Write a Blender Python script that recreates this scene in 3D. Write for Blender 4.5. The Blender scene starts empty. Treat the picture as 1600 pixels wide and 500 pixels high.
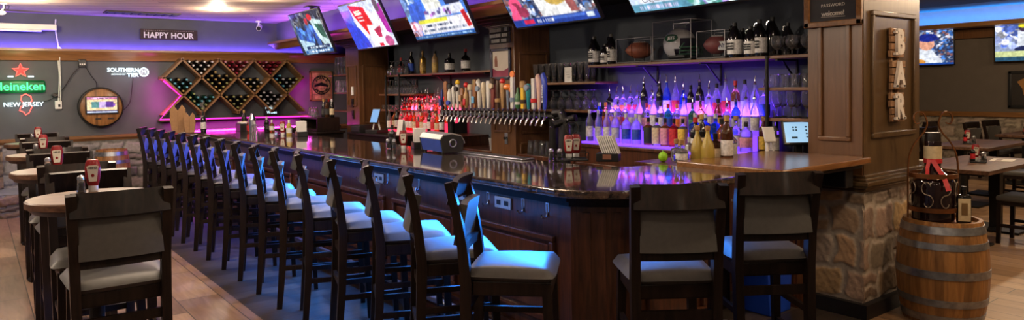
import bpy, bmesh, math, random
import numpy as np
from mathutils import Vector, Matrix
random.seed(7)
S = bpy.context.scene
COL = S.collection
PI = math.pi
rad = math.radians

# ---------------------------------------------------------------- camera numbers
FPX, CX, CY = 1100.0, 800.0, 172.0
YAW, PITCH, ROLL, EYE = rad(37.4), rad(1.76), 0.0165, 1.6
_F0 = Vector((math.sin(YAW), math.cos(YAW), 0)); _R0 = Vector((math.cos(YAW), -math.sin(YAW), 0)); _Z = Vector((0, 0, 1))
CF = _F0*math.cos(PITCH) - _Z*math.sin(PITCH)
_U0 = _Z*math.cos(PITCH) + _F0*math.sin(PITCH)
CU = _U0*math.cos(ROLL) + _R0*math.sin(ROLL)
CR = _R0*math.cos(ROLL) - _U0*math.sin(ROLL)
def at(u, v, x=None, y=None, z=None):
    """point of the photograph carried out onto a real plane of the room"""
    d = CF + CR*((u-CX)/FPX) - CU*((v-CY)/FPX)
    t = (z-EYE)/d.z if z is not None else (x/d.x if x is not None else y/d.y)
    return Vector((d.x*t, d.y*t, EYE + d.z*t))
cam_data = bpy.data.cameras.new('camera')
cam = bpy.data.objects.new('camera', cam_data); COL.objects.link(cam)
M = Matrix.Identity(4)
for i in range(3):
    M[i][0] = CR[i]; M[i][1] = CU[i]; M[i][2] = -CF[i]
M.translation = Vector((0, 0, EYE))
cam.matrix_world = M
cam_data.sensor_width = 36; cam_data.lens = 36*FPX/1600
cam_data.shift_x = 0; cam_data.shift_y = -(250-CY)/1600
cam_data.clip_start = 0.05; cam_data.clip_end = 100
S.camera = cam

# ---------------------------------------------------------------- materials
MATS = {}
def srgb(c):
    return tuple(((x/255)/12.92 if x/255 <= 0.04045 else ((x/255+0.055)/1.055)**2.4) for x in c)
def base_mat(name):
    m = bpy.data.materials.new(name); m.use_nodes = True
    nt = m.node_tree
    return m, nt, nt.nodes['Principled BSDF']
def pm(name, col, rough=0.5, metal=0.0, var=0.12, scale=12, bump=0.0, trans=0.0, coat=0.0, ior=1.45, stretch=None, alpha=1.0, sheen=0.0):
    """plain procedural paint / plastic / cloth / metal with a little mottling"""
    key = (name, tuple(round(x, 3) for x in col), rough, metal, trans)
    if key in MATS: return MATS[key]
    m, nt, b = base_mat(name)
    N, L = nt.nodes, nt.links
    tc = N.new('ShaderNodeTexCoord'); mp = N.new('ShaderNodeMapping')
    if stretch: mp.inputs['Scale'].default_value = stretch
    L.new(tc.outputs['Object'], mp.inputs['Vector'])
    nz = N.new('ShaderNodeTexNoise'); nz.inputs['Scale'].default_value = scale; nz.inputs['Detail'].default_value = 3
    L.new(mp.outputs[0], nz.inputs['Vector'])
    rp = N.new('ShaderNodeValToRGB')
    lo = tuple(max(0, x*(1-var)) for x in col); hi = tuple(min(1, x*(1+var)) for x in col)
    rp.color_ramp.elements[0].color = (*lo, 1); rp.color_ramp.elements[0].position = 0.3
    rp.color_ramp.elements[1].color = (*hi, 1); rp.color_ramp.elements[1].position = 0.7
    L.new(nz.outputs['Fac'], rp.inputs['Fac']); L.new(rp.outputs['Color'], b.inputs['Base Color'])
    b.inputs['Roughness'].default_value = rough; b.inputs['Metallic'].default_value = metal
    b.inputs['IOR'].default_value = ior
    b.inputs['Transmission Weight'].default_value = trans
    b.inputs['Coat Weight'].default_value = coat
    b.inputs['Alpha'].default_value = alpha
    if bump:
        bp = N.new('ShaderNodeBump'); bp.inputs['Strength'].default_value = bump; bp.inputs['Distance'].default_value = 0.01
        L.new(nz.outputs['Fac'], bp.inputs['Height']); L.new(bp.outputs[0], b.inputs['Normal'])
    MATS[key] = m
    return m
def wood(name, c0, c1, rough=0.35, axis='Z', scale=1.0, bump=0.05, coat=0.2):
    key = ('wood', name)
    if key in MATS: return MATS[key]
    m, nt, b = base_mat(name)
    N, L = nt.nodes, nt.links
    tc = N.new('ShaderNodeTexCoord'); mp = N.new('ShaderNodeMapping')
    sc = {'X': (1.2, 14, 14), 'Y': (14, 1.2, 14), 'Z': (14, 14, 1.2)}[axis]
    mp.inputs['Scale'].default_value = tuple(s*scale for s in sc)
    L.new(tc.outputs['Object'], mp.inputs['Vector'])
    nz = N.new('ShaderNodeTexNoise'); nz.inputs['Scale'].default_value = 2.2; nz.inputs['Detail'].default_value = 6; nz.inputs['Distortion'].default_value = 1.2
    L.new(mp.outputs[0], nz.inputs['Vector'])
    rp = N.new('ShaderNodeValToRGB')
    rp.color_ramp.elements[0].color = (*c0, 1); rp.color_ramp.elements[0].position = 0.32
    rp.color_ramp.elements[1].color = (*c1, 1); rp.color_ramp.elements[1].position = 0.68
    L.new(nz.outputs['Fac'], rp.inputs['Fac']); L.new(rp.outputs['Color'], b.inputs['Base Color'])
    b.inputs['Roughness'].default_value = rough; b.inputs['Coat Weight'].default_value = coat; b.inputs['Coat Roughness'].default_value = 0.15
    bp = N.new('ShaderNodeBump'); bp.inputs['Strength'].default_value = bump; bp.inputs['Distance'].default_value = 0.005
    L.new(nz.outputs['Fac'], bp.inputs['Height']); L.new(bp.outputs[0], b.inputs['Normal'])
    MATS[key] = m
    return m
def planks(name, cols, pw, pl, rough=0.4, rot=0.0, mortar=(0.02, 0.015, 0.01), msize=0.004, grain=1.0, bump=0.15):
    """floor or ceiling boards: brick pattern with per board colour and grain"""
    m, nt, b = base_mat(name)
    N, L = nt.nodes, nt.links
    tc = N.new('ShaderNodeTexCoord'); mp = N.new('ShaderNodeMapping'); mp.inputs['Rotation'].default_value = (0, 0, rot)
    L.new(tc.outputs['Object'], mp.inputs['Vector'])
    br = N.new('ShaderNodeTexBrick'); br.offset = 0.37; br.inputs['Scale'].default_value = 1
    br.inputs['Brick Width'].default_value = pl; br.inputs['Row Height'].default_value = pw
    br.inputs['Mortar Size'].default_value = msize; br.inputs['Bias'].default_value = 0
    br.inputs['Color1'].default_value = (0, 0, 0, 1); br.inputs['Color2'].default_value = (1, 1, 1, 1)
    br.inputs['Mortar'].default_value = (0.5, 0.5, 0.5, 1)
    L.new(mp.outputs[0], br.inputs['Vector'])
    mp2 = N.new('ShaderNodeMapping'); mp2.inputs['Scale'].default_value = (1.5, 11, 1); L.new(mp.outputs[0], mp2.inputs['Vector'])
    ad = N.new('ShaderNodeVectorMath'); ad.operation = 'ADD'; L.new(mp2.outputs[0], ad.inputs[0])
    sc = N.new('ShaderNodeVectorMath'); sc.operation = 'SCALE'; sc.inputs['Scale'].default_value = 9
    L.new(br.outputs['Color'], sc.inputs[0]); L.new(sc.outputs[0], ad.inputs[1])
    nz = N.new('ShaderNodeTexNoise'); nz.inputs['Scale'].default_value = 2.0; nz.inputs['Detail'].default_value = 6; nz.inputs['Distortion'].default_value = 0.8
    L.new(ad.outputs[0], nz.inputs['Vector'])
    mx = N.new('ShaderNodeMath'); mx.operation = 'MULTIPLY_ADD'; mx.inputs[1].default_value = 0.45; L.new(br.outputs['Color'], mx.inputs[0])
    m2 = N.new('ShaderNodeMath'); m2.operation = 'MULTIPLY'; m2.inputs[1].default_value = 0.6*grain; L.new(nz.outputs['Fac'], m2.inputs[0]); L.new(m2.outputs[0], mx.inputs[2])
    rp = N.new('ShaderNodeValToRGB')
    n = len(cols)
    rp.color_ramp.elements[0].color = (*cols[0], 1); rp.color_ramp.elements[0].position = 0.15
    rp.color_ramp.elements[1].color = (*cols[-1], 1); rp.color_ramp.elements[1].position = 0.85
    for i, c in enumerate(cols[1:-1]):
        e = rp.color_ramp.elements.new(0.15 + 0.7*(i+1)/(n-1)); e.color = (*c, 1)
    L.new(mx.outputs[0], rp.inputs['Fac'])
    mm = N.new('ShaderNodeMixRGB'); mm.inputs['Color2'].default_value = (*mortar, 1)
    L.new(br.outputs['Fac'], mm.inputs['Fac']); L.new(rp.outputs['Color'], mm.inputs['Color1'])
    L.new(mm.outputs[0], b.inputs['Base Color'])
    b.inputs['Roughness'].default_value = rough
    bp = N.new('ShaderNodeBump'); bp.inputs['Strength'].default_value = bump; bp.inputs['Distance'].default_value = 0.004
    L.new(nz.outputs['Fac'], bp.inputs['Height']); L.new(bp.outputs[0], b.inputs['Normal'])
    return m
def emit(name, col, strength=1.0):
    key = ('emit', name)
    if key in MATS: return MATS[key]
    m, nt, b = base_mat(name)
    b.inputs['Base Color'].default_value = (*[c*0.4 for c in col], 1)
    b.inputs['Emission Color'].default_value = (*col, 1); b.inputs['Emission Strength'].default_value = strength
    MATS[key] = m
    return m
def attr_mat(name, rough=0.7, emis=0.0, bump=0.0, nscale=20):
    """reads the colours stored on the mesh (stones, screens, bands)"""
    key = ('attr', name)
    if key in MATS: return MATS[key]
    m, nt, b = base_mat(name)
    N, L = nt.nodes, nt.links
    a = N.new('ShaderNodeAttribute'); a.attribute_name = 'Col'
    if emis:
        L.new(a.outputs['Color'], b.inputs['Emission Color']); b.inputs['Emission Strength'].default_value = emis
        b.inputs['Base Color'].default_value = (0.01, 0.01, 0.012, 1); b.inputs['Roughness'].default_value = 0.15
    else:
        nz = N.new('ShaderNodeTexNoise'); nz.inputs['Scale'].default_value = nscale; nz.inputs['Detail'].default_value = 5
        tc = N.new('ShaderNodeTexCoord'); L.new(tc.outputs['Object'], nz.inputs['Vector'])
        mr = N.new('ShaderNodeMapRange'); mr.inputs['To Min'].default_value = 0.55; mr.inputs['To Max'].default_value = 1.4; L.new(nz.outputs['Fac'], mr.inputs['Value'])
        vm = N.new('ShaderNodeVectorMath'); vm.operation = 'SCALE'
        L.new(a.outputs['Color'], vm.inputs[0]); L.new(mr.outputs[0], vm.inputs['Scale'])
        L.new(vm.outputs[0], b.inputs['Base Color']); b.inputs['Roughness'].default_value = rough
        if bump:
            bp = N.new('ShaderNodeBump'); bp.inputs['Strength'].default_value = bump; bp.inputs['Distance'].default_value = 0.01
            L.new(nz.outputs['Fac'], bp.inputs['Height']); L.new(bp.outputs[0], b.inputs['Normal'])
    MATS[key] = m
    return m
def granite():
    m, nt, b = base_mat('brown granite')
    N, L = nt.nodes, nt.links
    tc = N.new('ShaderNodeTexCoord')
    v = N.new('ShaderNodeTexVoronoi'); v.inputs['Scale'].default_value = 55; L.new(tc.outputs['Object'], v.inputs['Vector'])
    nz = N.new('ShaderNodeTexNoise'); nz.inputs['Scale'].default_value = 28; nz.inputs['Detail'].default_value = 4; L.new(tc.outputs['Object'], nz.inputs['Vector'])
    rp = N.new('ShaderNodeValToRGB'); e = rp.color_ramp.elements
    e[0].color = (0.010, 0.008, 0.008, 1); e[0].position = 0.38; e[1].color = (0.10, 0.062, 0.045, 1); e[1].position = 0.72
    L.new(nz.outputs['Fac'], rp.inputs['Fac'])
    r2 = N.new('ShaderNodeValToRGB'); e = r2.color_ramp.elements
    e[0].color = (0.22, 0.16, 0.13, 1); e[0].position = 0.0; e[1].color = (0, 0, 0, 1); e[1].position = 0.25
    L.new(v.outputs['Distance'], r2.inputs['Fac'])
    mx = N.new('ShaderNodeMixRGB'); mx.blend_type = 'ADD'; mx.inputs['Fac'].default_value = 0.35
    L.new(rp.outputs['Color'], mx.inputs['Color1']); L.new(r2.outputs['Color'], mx.inputs['Color2'])
    L.new(mx.outputs[0], b.inputs['Base Color']); b.inputs['Roughness'].default_value = 0.09; b.inputs['IOR'].default_value = 1.6
    b.inputs['Coat Weight'].default_value = 0.6; b.inputs['Coat Roughness'].default_value = 0.04
    return m

W = {}
W['espresso'] = wood('espresso stained wood', (0.005, 0.003, 0.0025), (0.018, 0.010, 0.0075), 0.42, 'Z', coat=0.05)
W['espresso'].node_tree.nodes['Principled BSDF'].inputs['Specular IOR Level'].default_value = 0.22
W['bar'] = wood('reddish mahogany panel', (0.035, 0.012, 0.006), (0.11, 0.036, 0.015), 0.3, 'Z')
W['pier'] = wood('brown stained pier wood', (0.085, 0.035, 0.012), (0.15, 0.066, 0.024), 0.35, 'Z', 1.0)
W['trim'] = wood('honey stained trim', (0.16, 0.072, 0.022), (0.26, 0.12, 0.04), 0.35, 'X')
W['trimy'] = wood('honey stained trim lengthwise', (0.16, 0.072, 0.022), (0.26, 0.12, 0.04), 0.35, 'Y')
W['shelf'] = wood('shelf board', (0.10, 0.042, 0.016), (0.20, 0.085, 0.032), 0.4, 'Y')
W['flap'] = wood('varnished flap wood', (0.15, 0.06, 0.017), (0.28, 0.125, 0.04), 0.25, 'X', coat=0.4)
W['rack'] = wood('rack wood', (0.17, 0.085, 0.03), (0.28, 0.15, 0.06), 0.45, 'X')
W['oak'] = wood('barrel oak', (0.20, 0.085, 0.022), (0.36, 0.17, 0.05), 0.45, 'Z', 1.2)
W['column'] = wood('dark bronze painted column wood', (0.075, 0.042, 0.017), (0.105, 0.062, 0.026), 0.28, 'Z', 0.6, bump=0.12)
W['columnside'] = wood('warm brown column side', (0.105, 0.047, 0.018), (0.145, 0.068, 0.027), 0.35, 'Z', 0.6)
W['pallet'] = wood('pallet wood', (0.20, 0.10, 0.045), (0.36, 0.20, 0.10), 0.7, 'X')
W['tabletop'] = wood('brown table laminate', (0.062, 0.031, 0.018), (0.15, 0.080, 0.050), 0.42, 'X', 0.7, coat=0.0)
W['tabletop'].node_tree.nodes['Principled BSDF'].inputs['Specular IOR Level'].default_value = 0.25
GRAN = granite()
CHROME = pm('chrome', (0.75, 0.75, 0.78), 0.15, 1.0, 0.03)
STEEL = pm('brushed steel', (0.55, 0.56, 0.60), 0.32, 1.0, 0.08, 30)
BLACK = pm('black plastic', (0.012, 0.012, 0.013), 0.35, 0, 0.2)
BLACKM = pm('black iron', (0.015, 0.014, 0.014), 0.45, 0.6, 0.2)
WHITE = pm('white plastic', (0.75, 0.75, 0.73), 0.4, 0, 0.05)
PAPER = pm('white paper', (0.72, 0.70, 0.66), 0.85, 0, 0.06)
GREYPAD = pm('grey vinyl', (0.068, 0.064, 0.059), 0.45, 0, 0.08, 40, 0.05)
GLASS = pm('clear glass', (0.93, 0.94, 0.96), 0.03, 0, 0.01, trans=0.965)

# ---------------------------------------------------------------- mesh building
def ring_mat(t):
    t = t.normalized(); a = Vector((0, 0, 1)) if abs(t.z) < 0.9 else Vector((1, 0, 0))
    u = t.cross(a).normalized(); v = t.cross(u).normalized()
    return u, v
class MB:
    def __init__(s):
        s.bm = bmesh.new(); s.bev = False
    def box(s, c, d, bevel=0.0, seg=2, mat=None):
        bm = s.bm if not bevel else bmesh.new()
        r = bmesh.ops.create_cube(bm, size=1)
        bmesh.ops.scale(bm, vec=d, verts=r['verts'])
        if bevel:
            bmesh.ops.bevel(bm, geom=list(bm.edges), offset=bevel, segments=seg, affect='EDGES', profile=0.5)
        vs = list(bm.verts) if bevel else r['verts']
        T = Matrix.Translation(c) @ (mat if mat else Matrix.Identity(4))
        bmesh.ops.transform(bm, matrix=T, verts=vs)
        if bevel:
            s._merge(bm)
        return s
    def _merge(s, bm):
        s.bev = True
        me = bpy.data.meshes.new('tmp'); bm.to_mesh(me); bm.free(); s.bm.from_mesh(me); bpy.data.meshes.remove(me)
    def beam(s, p0, p1, w0, d0, w1=None, d1=None, side=None):
        """square bar from p0 to p1, w along `side`, d across it"""
        p0, p1 = Vector(p0), Vector(p1); w1 = w0 if w1 is None else w1; d1 = d0 if d1 is None else d1
        t = (p1-p0).normalized()
        sd = Vector(side) if side is not None else (Vector((1, 0, 0)) if abs(t.x) < 0.9 else Vector((0, 1, 0)))
        u = (sd - t*sd.dot(t)).normalized(); v = t.cross(u).normalized()
        vs = []
        for p, w, d in ((p0, w0, d0), (p1, w1, d1)):
            for a, b in ((-1, -1), (1, -1), (1, 1), (-1, 1)):
                vs.append(s.bm.verts.new(p + u*(a*w/2) + v*(b*d/2)))
        F = s.bm.faces.new
        F(vs[3::-1]); F(vs[4:8])
        for i in range(4):
            j = (i+1) % 4; F((vs[i], vs[j], vs[4+j], vs[4+i]))
        return s
    def sweep(s, pts, w, d, side=(1, 0, 0), ws=None):
        """square bar along a bent line, one skin"""
        pts = [Vector(p) for p in pts]; rings = []
        for i, p in enumerate(pts):
            t = (pts[min(i+1, len(pts)-1)] - pts[max(i-1, 0)]).normalized()
            sd = Vector(side); u = (sd - t*sd.dot(t)).normalized(); v = t.cross(u).normalized()
            k = ws[i] if ws else 1.0
            rings.append([s.bm.verts.new(p + u*(a*w/2) + v*(b*d*k/2)) for a, b in ((-1, -1), (1, -1), (1, 1), (-1, 1))])
        for r0, r1 in zip(rings, rings[1:]):
            for i in range(4):
                j = (i+1) % 4; s.bm.faces.new((r0[i], r0[j], r1[j], r1[i]))
        s.bm.faces.new(rings[0][::-1]); s.bm.faces.new(rings[-1])
        return s
    def cyl(s, p0, p1, r0, r1=None, n=16, caps=True):
        p0, p1 = Vector(p0), Vector(p1); r1 = r0 if r1 is None else r1
        u, v = ring_mat(p1-p0); R = []
        for p, r in ((p0, r0), (p1, r1)):
            R.append([s.bm.verts.new(p + (u*math.cos(2*PI*i/n) + v*math.sin(2*PI*i/n))*r) for i in range(n)])
        for i in range(n):
            j = (i+1) % n; s.bm.faces.new((R[0][i], R[0][j], R[1][j], R[1][i]))
        if caps:
            s.bm.faces.new(R[0][::-1]); s.bm.faces.new(R[1])
        return s
    def tube(s, pts, r, n=8, closed=False):
        pts = [Vector(p) for p in pts]; m = len(pts); R = []; pu = None
        for i, p in enumerate(pts):
            if closed: t = pts[(i+1) % m] - pts[i-1]
            else: t = pts[min(i+1, m-1)] - pts[max(i-1, 0)]
            if t.length < 1e-9: t = Vector((0, 0, 1))
            t.normalize()
            if pu is None: u, _ = ring_mat(t)
            else:
                u = pu - t*pu.dot(t)
                u = u.normalized() if u.length > 1e-6 else ring_mat(t)[0]
            pu = u; v = t.cross(u)
            rr = r[i] if isinstance(r, (list, tuple)) else r
            R.append([s.bm.verts.new(p + (u*math.cos(2*PI*k/n) + v*math.sin(2*PI*k/n))*rr) for k in range(n)])
        for i in range(m if closed else m-1):
            a, b = R[i], R[(i+1) % m]
            for k in range(n):
                j = (k+1) % n; s.bm.faces.new((a[k], a[j], b[j], b[k]))
        if not closed:
            s.bm.faces.new(R[0][::-1]); s.bm.faces.new(R[-1])
        return s
    def lathe(s, prof, c=(0, 0, 0), n=20, ax='Z', square=False, sx=1, sy=1):
        c = Vector(c); R = []
        for r, z in prof:
            if r < 1e-6:
                R.append([s.bm.verts.new(s._ax(c, 0, 0, z, ax))]); continue
            ring = []
            for i in range(n):
                a = 2*PI*i/n + (PI/n if square else 0)
                k = 1.0
                if square:
                    ca, sa = abs(math.cos(a)), abs(math.sin(a)); k = 1/((ca**8 + sa**8)**(1/8))
                ring.append(s.bm.verts.new(s._ax(c, r*k*math.cos(a)*sx, r*k*math.sin(a)*sy, z, ax)))
            R.append(ring)
        for a, b in zip(R, R[1:]):
            for i in range(n):
                j = (i+1) % n
                if len(a) == 1 and len(b) == 1: continue
                if len(a) == 1: s.bm.faces.new((a[0], b[j], b[i]))
                elif len(b) == 1: s.bm.faces.new((a[i], a[j], b[0]))
                else: s.bm.faces.new((a[i], a[j], b[j], b[i]))
        return s
    def _ax(s, c, x, y, z, ax):
        return c + (Vector((x, y, z)) if ax == 'Z' else Vector((x, z, y)) if ax == 'Y' else Vector((z, x, y)))
    def ellip(s, c, r, n=16, m=10):
        prof = [(math.sin(PI*i/m), -math.cos(PI*i/m)) for i in range(m+1)]
        k0 = len(s.bm.verts)
        s.lathe(prof, (0, 0, 0), n)
        s.bm.verts.ensure_lookup_table()
        for v in s.bm.verts[k0:]:
            v.co = Vector((v.co.x*r[0], v.co.y*r[1], v.co.z*r[2])) + Vector(c)
        return s
    def prism(s, poly, h0, h1, ax='Z', bevel=0.0):
        """closed outline pushed along an axis"""
        def mk(a, b, h):
            return Vector((a, b, h)) if ax == 'Z' else Vector((a, h, b)) if ax == 'Y' else Vector((h, a, b))
        bm = s.bm if not bevel else bmesh.new()
        A = [bm.verts.new(mk(a, b, h0)) for a, b in poly]; B = [bm.verts.new(mk(a, b, h1)) for a, b in poly]
        n = len(poly); fs = [bm.faces.new(A[::-1]), bm.faces.new(B)]
        for i in range(n):
            j = (i+1) % n; fs.append(bm.faces.new((A[i], A[j], B[j], B[i])))
        bmesh.ops.recalc_face_normals(bm, faces=fs)
        if bevel:
            bmesh.ops.bevel(bm, geom=list(bm.edges), offset=bevel, segments=2, affect='EDGES', profile=0.5)
            s._merge(bm)
        return s
    def xf(s, mat):
        bmesh.ops.transform(s.bm, matrix=mat, verts=list(s.bm.verts)); return s
    def build(s, name, mat, parent=None, smooth=35, recalc=True):
        if recalc: bmesh.ops.recalc_face_normals(s.bm, faces=list(s.bm.faces))
        me = bpy.data.meshes.new(name); s.bm.to_mesh(me); s.bm.free()
        me.materials.append(mat)
        return link(name, me, parent, min(smooth, 20) if s.bev else smooth)
def link(name, me, parent=None, smooth=35):
    if smooth:
        me.polygons.foreach_set('use_smooth', [True]*len(me.polygons))
        me.set_sharp_from_angle(angle=rad(smooth))
    o = bpy.data.objects.new(name, me); COL.objects.link(o)
    if parent: o.parent = parent
    return o
def tag(o, label=None, cat=None, group=None, kind=None):
    if label: o['label'] = label
    if cat: o['category'] = cat
    if group: o['group'] = group
    if kind: o['kind'] = kind
    return o
def struct(o, label=None):
    o['kind'] = 'structure'
    if label: o['label'] = label
    return o
def thing(name, label, cat, loc=(0, 0, 0), rz=0.0, group=None):
    o = bpy.data.objects.new(name, None); COL.objects.link(o)
    o.empty_display_size = 0.05
    o.location = loc; o.rotation_euler = (0, 0, rz)
    return tag(o, label, cat, group)
def kids(o): return list(o.children)
def dup(root, loc, rz=None, label=None, group=None):
    def cp(o, par):
        c = o.copy(); COL.objects.link(c)
        if par: c.parent = par
        for ch in kids(o): cp(ch, c)
        return c
    r = cp(root, None)
    r.location = loc
    if rz is not None: r.rotation_euler = (0, 0, rz)
    if label: r['label'] = label
    if group: r['group'] = group
    return r
def text_mesh(body, size, extrude=0.002, space=1.0, bold=0.0, align='CENTER', res=3):
    cu = bpy.data.curves.new('lettering', 'FONT'); cu.body = body; cu.size = size; cu.extrude = extrude
    cu.align_x = align; cu.align_y = 'CENTER'; cu.space_character = space; cu.offset = bold; cu.resolution_u = res
    o = bpy.data.objects.new('lettering', cu); COL.objects.link(o)
    bpy.context.view_layer.update()
    me = bpy.data.meshes.new_from_object(o.evaluated_get(bpy.context.evaluated_depsgraph_get()))
    bpy.data.objects.remove(o); bpy.data.curves.remove(cu)
    return me
def text(name, body, size, mat, parent, loc, rot, extrude=0.002, space=1.0, bold=0.0, align='CENTER', sx=1.0, label=None):
    me = text_mesh(body, size, extrude, space, bold, align); me.materials.append(mat)
    o = bpy.data.objects.new(name, me); COL.objects.link(o)
    o.parent = parent; o.location = loc; o.rotation_euler = rot; o.scale = (sx, 1, 1)
    if label: o['label'] = label
    return o
ORD = ['first', 'second', 'third', 'fourth', 'fifth', 'sixth', 'seventh', 'eighth', 'ninth', 'tenth', 'eleventh', 'twelfth', 'thirteenth', 'fourteenth',
       'fifteenth', 'sixteenth', 'seventeenth', 'eighteenth', 'nineteenth', 'twentieth'] + ['twenty-' + w for w in ('first', 'second', 'third', 'fourth', 'fifth', 'sixth', 'seventh', 'eighth', 'ninth')]
def light(name, kind, loc, power, col, rot=None, size=None, size_y=None, spot=None, blend=0.5, parent=None, look=None, spread=None):
    d = bpy.data.lights.new(name, kind); d.energy = power; d.color = col
    if spread: d.spread = spread
    if kind == 'AREA':
        d.shape = 'RECTANGLE' if size_y else 'SQUARE'; d.size = size
        if size_y: d.size_y = size_y
    if kind == 'SPOT':
        d.spot_size = spot; d.spot_blend = blend; d.shadow_soft_size = size or 0.05
    if kind == 'POINT': d.shadow_soft_size = size or 0.05
    o = bpy.data.objects.new(name, d); COL.objects.link(o); o.location = loc
    if rot: o.rotation_euler = rot
    if look is not None:
        o.rotation_euler = Vector(look).to_track_quat('-Z', 'Y').to_euler()
    if parent: o.parent = parent
    return o
def stones(name, w, h, seed, rowh, stw, step, mat, cols, depth=0.03, joint=0.012, mortar=(0.10, 0.095, 0.09)):
    """wall of rough laid stones as one relief mesh in local x (along) / z (up), bulging to -y"""
    rng = random.Random(seed); rows = []; z = 0
    while z < h:
        hh = rng.uniform(*rowh); rows.append((z, min(h + 0.001, z+hh))); z += hh
    cells = []
    for (z0, z1) in rows:
        x = -rng.uniform(0, stw[0]*0.8)
        while x < w:
            ww = rng.uniform(*stw)
            if rng.random() < 0.25 and z1 - z0 > 0.11:
                m = z0 + (z1-z0)*rng.uniform(0.4, 0.6); cells.append((x, x+ww, z0, m)); cells.append((x, x+ww, m, z1))
            else: cells.append((x, x+ww, z0, z1))
            x += ww
    C = np.array(cells); cc = np.array([[k*f_*rng.uniform(0.96, 1.04) for k in cols[rng.randrange(len(cols))]] for f_ in [rng.uniform(.75, 1.25) for _ in cells]])
    dep = np.array([rng.uniform(0.5, 1.0) for _ in cells]); tl = np.array([[rng.uniform(-.25, .25), rng.uniform(-.25, .25)] for _ in cells])
    nx, nz = int(w/step)+1, int(h/step)+1
    X, Zg = np.meshgrid(np.linspace(0, w, nx), np.linspace(0, h, nz))
    # wavy joints
    Xw = X + 0.012*np.sin(Zg*31+seed) + 0.008*np.sin(X*23+Zg*17); Zw = Zg + 0.012*np.sin(X*19+seed*2) + 0.006*np.sin(X*47)
    Y = np.zeros_like(X); Cc = np.tile(np.array(mortar), (nz, nx, 1))
    for k, (x0, x1, z0, z1) in enumerate(C):
        inn = (Xw >= x0) & (Xw < x1) & (Zw >= z0) & (Zw < z1)
        if not inn.any(): continue
        dx = np.minimum(Xw[inn]-x0, x1-Xw[inn]); dz = np.minimum(Zw[inn]-z0, z1-Zw[inn])
        rr = 0.03
        d = np.minimum(dx, dz); cor = (dx < rr) & (dz < rr)
        d = np.where(cor, np.maximum(0, rr - np.hypot(rr-dx, rr-dz)), d) - joint/2
        e = np.clip(d/0.022, 0, 1); prof = np.sqrt(np.clip(1-(1-e)**2, 0, 1))
        u = (Xw[inn]-(x0+x1)/2)/(x1-x0); v = (Zw[inn]-(z0+z1)/2)/(z1-z0)
        rough = 0.10*np.sin(Xw[inn]*61+k)*np.sin(Zw[inn]*53+k*2) + 0.08*np.sin(Xw[inn]*117+k*3+Zw[inn]*90)
        Y[inn] = depth*prof*(dep[k] + tl[k][0]*u + tl[k][1]*v + rough)
        t = np.clip(e*2, 0, 1)[:, None]
        Cc[inn] = np.array(mortar)*(1-t) + cc[k]*t
    verts = np.stack([X.ravel(), -Y.ravel(), Zg.ravel()], 1)
    i = np.arange(nx*nz).reshape(nz, nx)
    f = np.stack([i[:-1, :-1].ravel(), i[:-1, 1:].ravel(), i[1:, 1:].ravel(), i[1:, :-1].ravel()], 1)
    me = bpy.data.meshes.new(name); me.from_pydata(verts.tolist(), [], f.tolist()); me.materials.append(mat)
    ca = me.color_attributes.new('Col', 'FLOAT_COLOR', 'POINT')
    ca.data.foreach_set('color', np.concatenate([Cc.reshape(-1, 3), np.ones((nx*nz, 1))], 1).astype(np.float32).ravel())
    return link(name, me, None, 60)
# ================================================================ THE ROOM
CEIL = 2.80
XB = 5.10            # wall behind the back bar
YF = 12.30           # far wall
GREY = pm('grey blue wall paint', (0.085, 0.092, 0.105), 0.75, 0, 0.06, 6)
GREYD = pm('slate wall paint behind bar', (0.060, 0.072, 0.090), 0.7, 0, 0.08, 6)
TAUPE = pm('taupe wall paint', (0.115, 0.095, 0.078), 0.75, 0, 0.05, 6)
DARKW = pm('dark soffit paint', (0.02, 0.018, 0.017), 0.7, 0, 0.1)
def sbox(name, x0, x1, y0, y1, z0, z1, mat, bevel=0):
    return struct(MB().box(((x0+x1)/2, (y0+y1)/2, (z0+z1)/2), (x1-x0, y1-y0, z1-z0), bevel).build(name, mat))
FLOORT = planks('wood look floor tile', [(0.15, 0.080, 0.050), (0.30, 0.178, 0.115), (0.49, 0.32, 0.215)], 0.30, 0.92, 0.36, rad(90), (0.06, 0.045, 0.035))
FLOORD = planks('dark bar walkway boards', [(0.022, 0.017, 0.014), (0.05, 0.038, 0.03), (0.10, 0.075, 0.058)], 0.17, 1.3, 0.34, rad(0), (0.01, 0.008, 0.007))
FLOORP = planks('tan dining floor planks', [(0.17, 0.095, 0.048), (0.31, 0.185, 0.10), (0.45, 0.29, 0.17)], 0.18, 1.4, 0.38, rad(90), (0.05, 0.035, 0.025))
CEILM = planks('whitewashed ceiling boards', [(0.27, 0.195, 0.135), (0.56, 0.44, 0.32), (0.80, 0.68, 0.53)], 0.14, 2.2, 0.6, rad(28), (0.10, 0.08, 0.06), 0.003)
CEILD = pm('brown dining ceiling', (0.06, 0.038, 0.026), 0.7, 0, 0.15)
sbox('floor', -2.6, 1.57, -3.2, YF, -0.06, 0, FLOORT)
sbox('floor_walkway', 1.57, 4.72, -3.2, YF, -0.06, 0, FLOORD)
sbox('floor_dining', 4.72, 15.2, -3.2, YF, -0.06, 0, FLOORP)
sbox('ceiling', -2.6, 5.7, -3.2, YF, CEIL, CEIL+0.08, CEILM)
sbox('ceiling_dining', 5.7, 14.0, -3.2, YF, 2.96, 3.04, CEILD)
sbox('ceiling_drop', 5.62, 5.72, -3.2, YF, 2.6, 3.0, TAUPE)
sbox('wall_far', -2.6, 15.2, YF, YF+0.1, 0, 3.1, GREY)
sbox('wall_left', -2.7, -2.6, -3.2, YF, 0, CEIL, GREY)
sbox('wall_behind', -2.6, 15.2, -3.3, -3.2, 0, 3.1, TAUPE)
sbox('wall_dining', 15.0, 15.1, -3.2, YF, 0, 2.66, TAUPE)
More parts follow.
